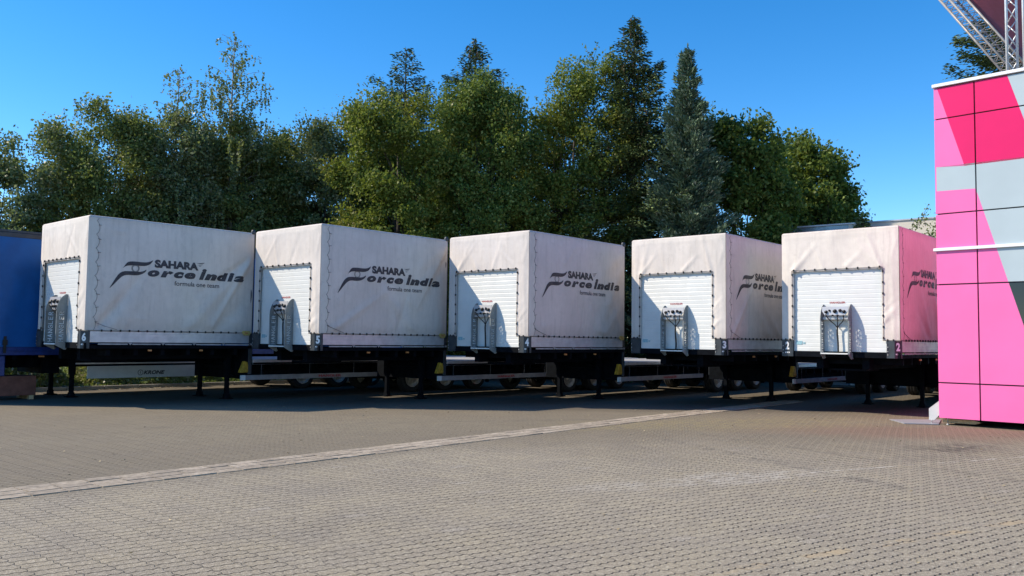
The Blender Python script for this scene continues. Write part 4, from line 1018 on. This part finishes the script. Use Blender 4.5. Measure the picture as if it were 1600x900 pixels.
conifer(X(626, 37), 37, Z(69, 37, 626), 4.6, 'spruce', 11, 'small dark conifer with bare twiggy tip above the big rounded tree', 1.5, .62, .05, 0, 6., True, 'conifer_tree', .6)
conifer(X(737, 37.5), 37.5, Z(54, 37.5, 737), 5.2, 'spruce', 12, 'conifer with sunlit tip poking out above the mid-green tree', 1.0, .75, .22, 1, 5., False, 'conifer_tree')
bl(895, 34.5, [(815, 320), (824, 190), (838, 150), (862, 115), (890, 98), (920, 85), (955, 88), (975, 120), (990, 320)], 'lime', 13, 'tall yellow-green tree with open inner branches left of the tall spruce', n_lump=200, per=46, spikes=30, depth=2.6, dens=.85)
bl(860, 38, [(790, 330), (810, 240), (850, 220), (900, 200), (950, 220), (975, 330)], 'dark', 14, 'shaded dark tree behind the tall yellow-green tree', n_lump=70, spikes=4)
conifer(X(989, 33), 33, Z(18, 33, 989), 4.5, 'spruce', 15, 'tallest dark spruce hung with brown cones', 1.6, .80, .30, 1, 1.)
conifer(X(1075, 31.5), 31.5, Z(64, 31.5, 1075), 2.7, 'fir', 16, 'narrow blue-green fir right of the tallest spruce', 2.8, .85, -.05, 0, 1., False, 'fir_tree', 0, 'conifers behind the trailers', .17)
conifer(X(1066, 31.9), 31.9, Z(74, 31.9, 1062), 1.0, 'fir', 17, 'second slim tip growing up through the blue-green fir', 1.2, .8, -.05, 0, 7., False, 'fir_tree', 0, 'conifers behind the trailers', .13)
bl(1150, 34.5, [(1078, 330), (1088, 195), (1112, 178), (1135, 176), (1150, 190), (1168, 186), (1190, 215), (1215, 262), (1228, 340)], 'maple', 18, 'dark-leaved maple tree right of the blue-green fir', n_lump=190, per=32, leaf=.165, spikes=8, depth=2.8)
bl(1258, 37, [(1192, 340), (1208, 262), (1226, 222), (1246, 203), (1260, 212), (1274, 240), (1288, 252), (1300, 290), (1314, 318), (1324, 350)], 'maple', 19, 'maple tree at the right end of the tree row with sky to its right', n_lump=170, per=32, leaf=.165, spikes=6, depth=2.6, base=4.5)
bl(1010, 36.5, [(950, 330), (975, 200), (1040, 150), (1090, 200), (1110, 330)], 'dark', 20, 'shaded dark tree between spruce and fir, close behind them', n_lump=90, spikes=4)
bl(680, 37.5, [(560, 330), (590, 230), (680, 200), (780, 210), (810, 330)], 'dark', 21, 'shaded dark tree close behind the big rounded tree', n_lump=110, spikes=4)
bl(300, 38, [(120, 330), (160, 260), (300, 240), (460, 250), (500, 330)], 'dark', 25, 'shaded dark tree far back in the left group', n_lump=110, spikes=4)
conifer(X(1349, 31), 31, Z(334, 31, 1349), 1.2, 'spruce', 22, 'small conifer tip showing just above trailer 2 in front of the hall', 1.6, .7, .1, 0, 3.5, False, 'conifer_tree', 0, 'small trees in front of the hall')
bl(1447, 29.3, [(1424, 400), (1432, 350), (1445, 325), (1460, 345), (1475, 400)], 'grey', 23, 'small thin-leaved tree in front of the cream hall wall beside the pink building', n_lump=22, per=14, spikes=6, leaf=.10, trunk_r=.05, depth=.6, group='small trees in front of the hall')
conifer(X(1600, 31), 31, Z(-20, 31, 1600), 4.7, 'spruce', 24, 'conifer behind the slanting truss and roof of the pink building', 2.2, .5, .12, 0, 10.2, False, 'conifer_tree')

# shrubs and kerb on the verge left of and behind the trailers
av = Vector((sin(.7305), cos(.7305), 0)); nv_ = Vector((av.y, -av.x, 0)); base6 = Vector((-8.855, 17.892, 0))
def verge():
    rng = np.random.default_rng(77); N = 60000
    s = rng.uniform(-9, 16, N); q = rng.uniform(0, 2.6, N); hh = (.75 + .35 * np.sin(s * 1.7) + .25 * np.sin(s * 4.1 + 1)) * np.clip(q * 1.5, .15, 1); z = rng.uniform(0, 1, N) ** .6 * hh * 1.25
    P = np.array(base6)[None] + np.array(av)[None] * s[:, None] - np.array(nv_)[None] * (6.2 + q)[:, None]; P[:, 2] = z
    o = inst('verge_shrubs', quads_mesh('verge_shrubs', cards(P, .13, .55, rng, np.array([0, 0, 1.]), .3), LM['shrub'])); tag(o, 'low sunlit shrubs on the verge beyond the blue trailer', 'shrubs', None, 'stuff')
    N = 90000; s = rng.uniform(-14, 36, N); q = rng.uniform(0, 2.2, N); P = np.stack([s, 37.2 + q + rng.normal(0, .1, N), rng.uniform(0, 1, N) ** .7 * (1.6 + .5 * np.sin(s * .9) + .3 * np.sin(s * 2.3))], 1)
    o = inst('hedge_undergrowth', quads_mesh('hedge_undergrowth', cards(P, .2, .6, rng, np.array([0, 0, 1.]), .2), LM['dark'])); tag(o, 'dark undergrowth below the tree row behind the trailers', 'undergrowth', None, 'stuff')
    m = MB()
    for i in range(25):
        a = base6 + av * (-9 + i) - nv_ * 6.05; m.bar(tuple(a + ez * .04), tuple(a + av * .985 + ez * .04), .12, .12)
    k = m.build('kerb', mat('kerb_concrete', (.38, .35, .31), .85, 0, .35, 4, .3)); tag(k, kind='structure')
    m = MB(); a = base6 + av * -9 - nv_ * 6.12; b = a + av * 25; m.add([a + ez*.02, b + ez*.02, b - nv_ * 14 + ez*.02, a - nv_ * 14 + ez*.02], [(0, 1, 2, 3)])
    so = m.build('verge_soil', mat('verge_soil', (.12, .10, .06), .95, 0, .5, 3, .5)); tag(so, kind='structure')
    m = MB(); m.add([(-30, 36.6, .012), (60, 36.6, .012), (60, 60, .012), (-30, 60, .012)], [(0, 1, 2, 3)]); so = m.build('tree_belt_soil', bpy.data.materials['verge_soil']); tag(so, kind='structure')
verge()
def litter():
    rng = np.random.default_rng(5); N = 1500; s = rng.uniform(-3, 12, N); q = rng.exponential(.18, N)
    P = np.array(base6)[None] + np.array(av)[None] * s[:, None] - np.array(nv_)[None] * (5.95 - q)[:, None]; P[:, 2] = .012 + rng.uniform(0, .03, N)
    N2 = 260; a = rng.uniform(-8, 9, N2); b = rng.uniform(6, 20, N2); P2 = np.stack([a, b, np.full(N2, .012)], 1)
    C = np.concatenate([P, P2]); d = np.tile([1., 0, 0], (len(C), 1)); V = cards(C, .045, .6, rng, None, 0, .1); V[:, 2] = np.clip(V[:, 2] * .4 + .006, .006, .06)
    o = inst('fallen_leaves', quads_mesh('fallen_leaves', V, mat('dry_leaves', (.42, .34, .20), .8, 0, .5, 9))); tag(o, 'dry fallen leaves scattered over the paving and kerb', 'fallen leaves', None, 'stuff')
litter()
# red-brown board box on the ground under the blue trailer
bx = empty('pallet_box', base6 - nv_ * 3.20 + av * .24 , -.7305); tag(bx, 'low red-brown board box standing under the blue curtain trailer', 'box')
m = MB(); m.box((-.8, -1.9, .10), (0, 0, .55)); m.build('box_body', M['brown'], bx, .008)
m = MB()
for y in (-1.8, -.95, -.14): m.box((-.8, y, .002), (0, y + .1, .098))
m.build('skid', M['wood'], bx, .004)
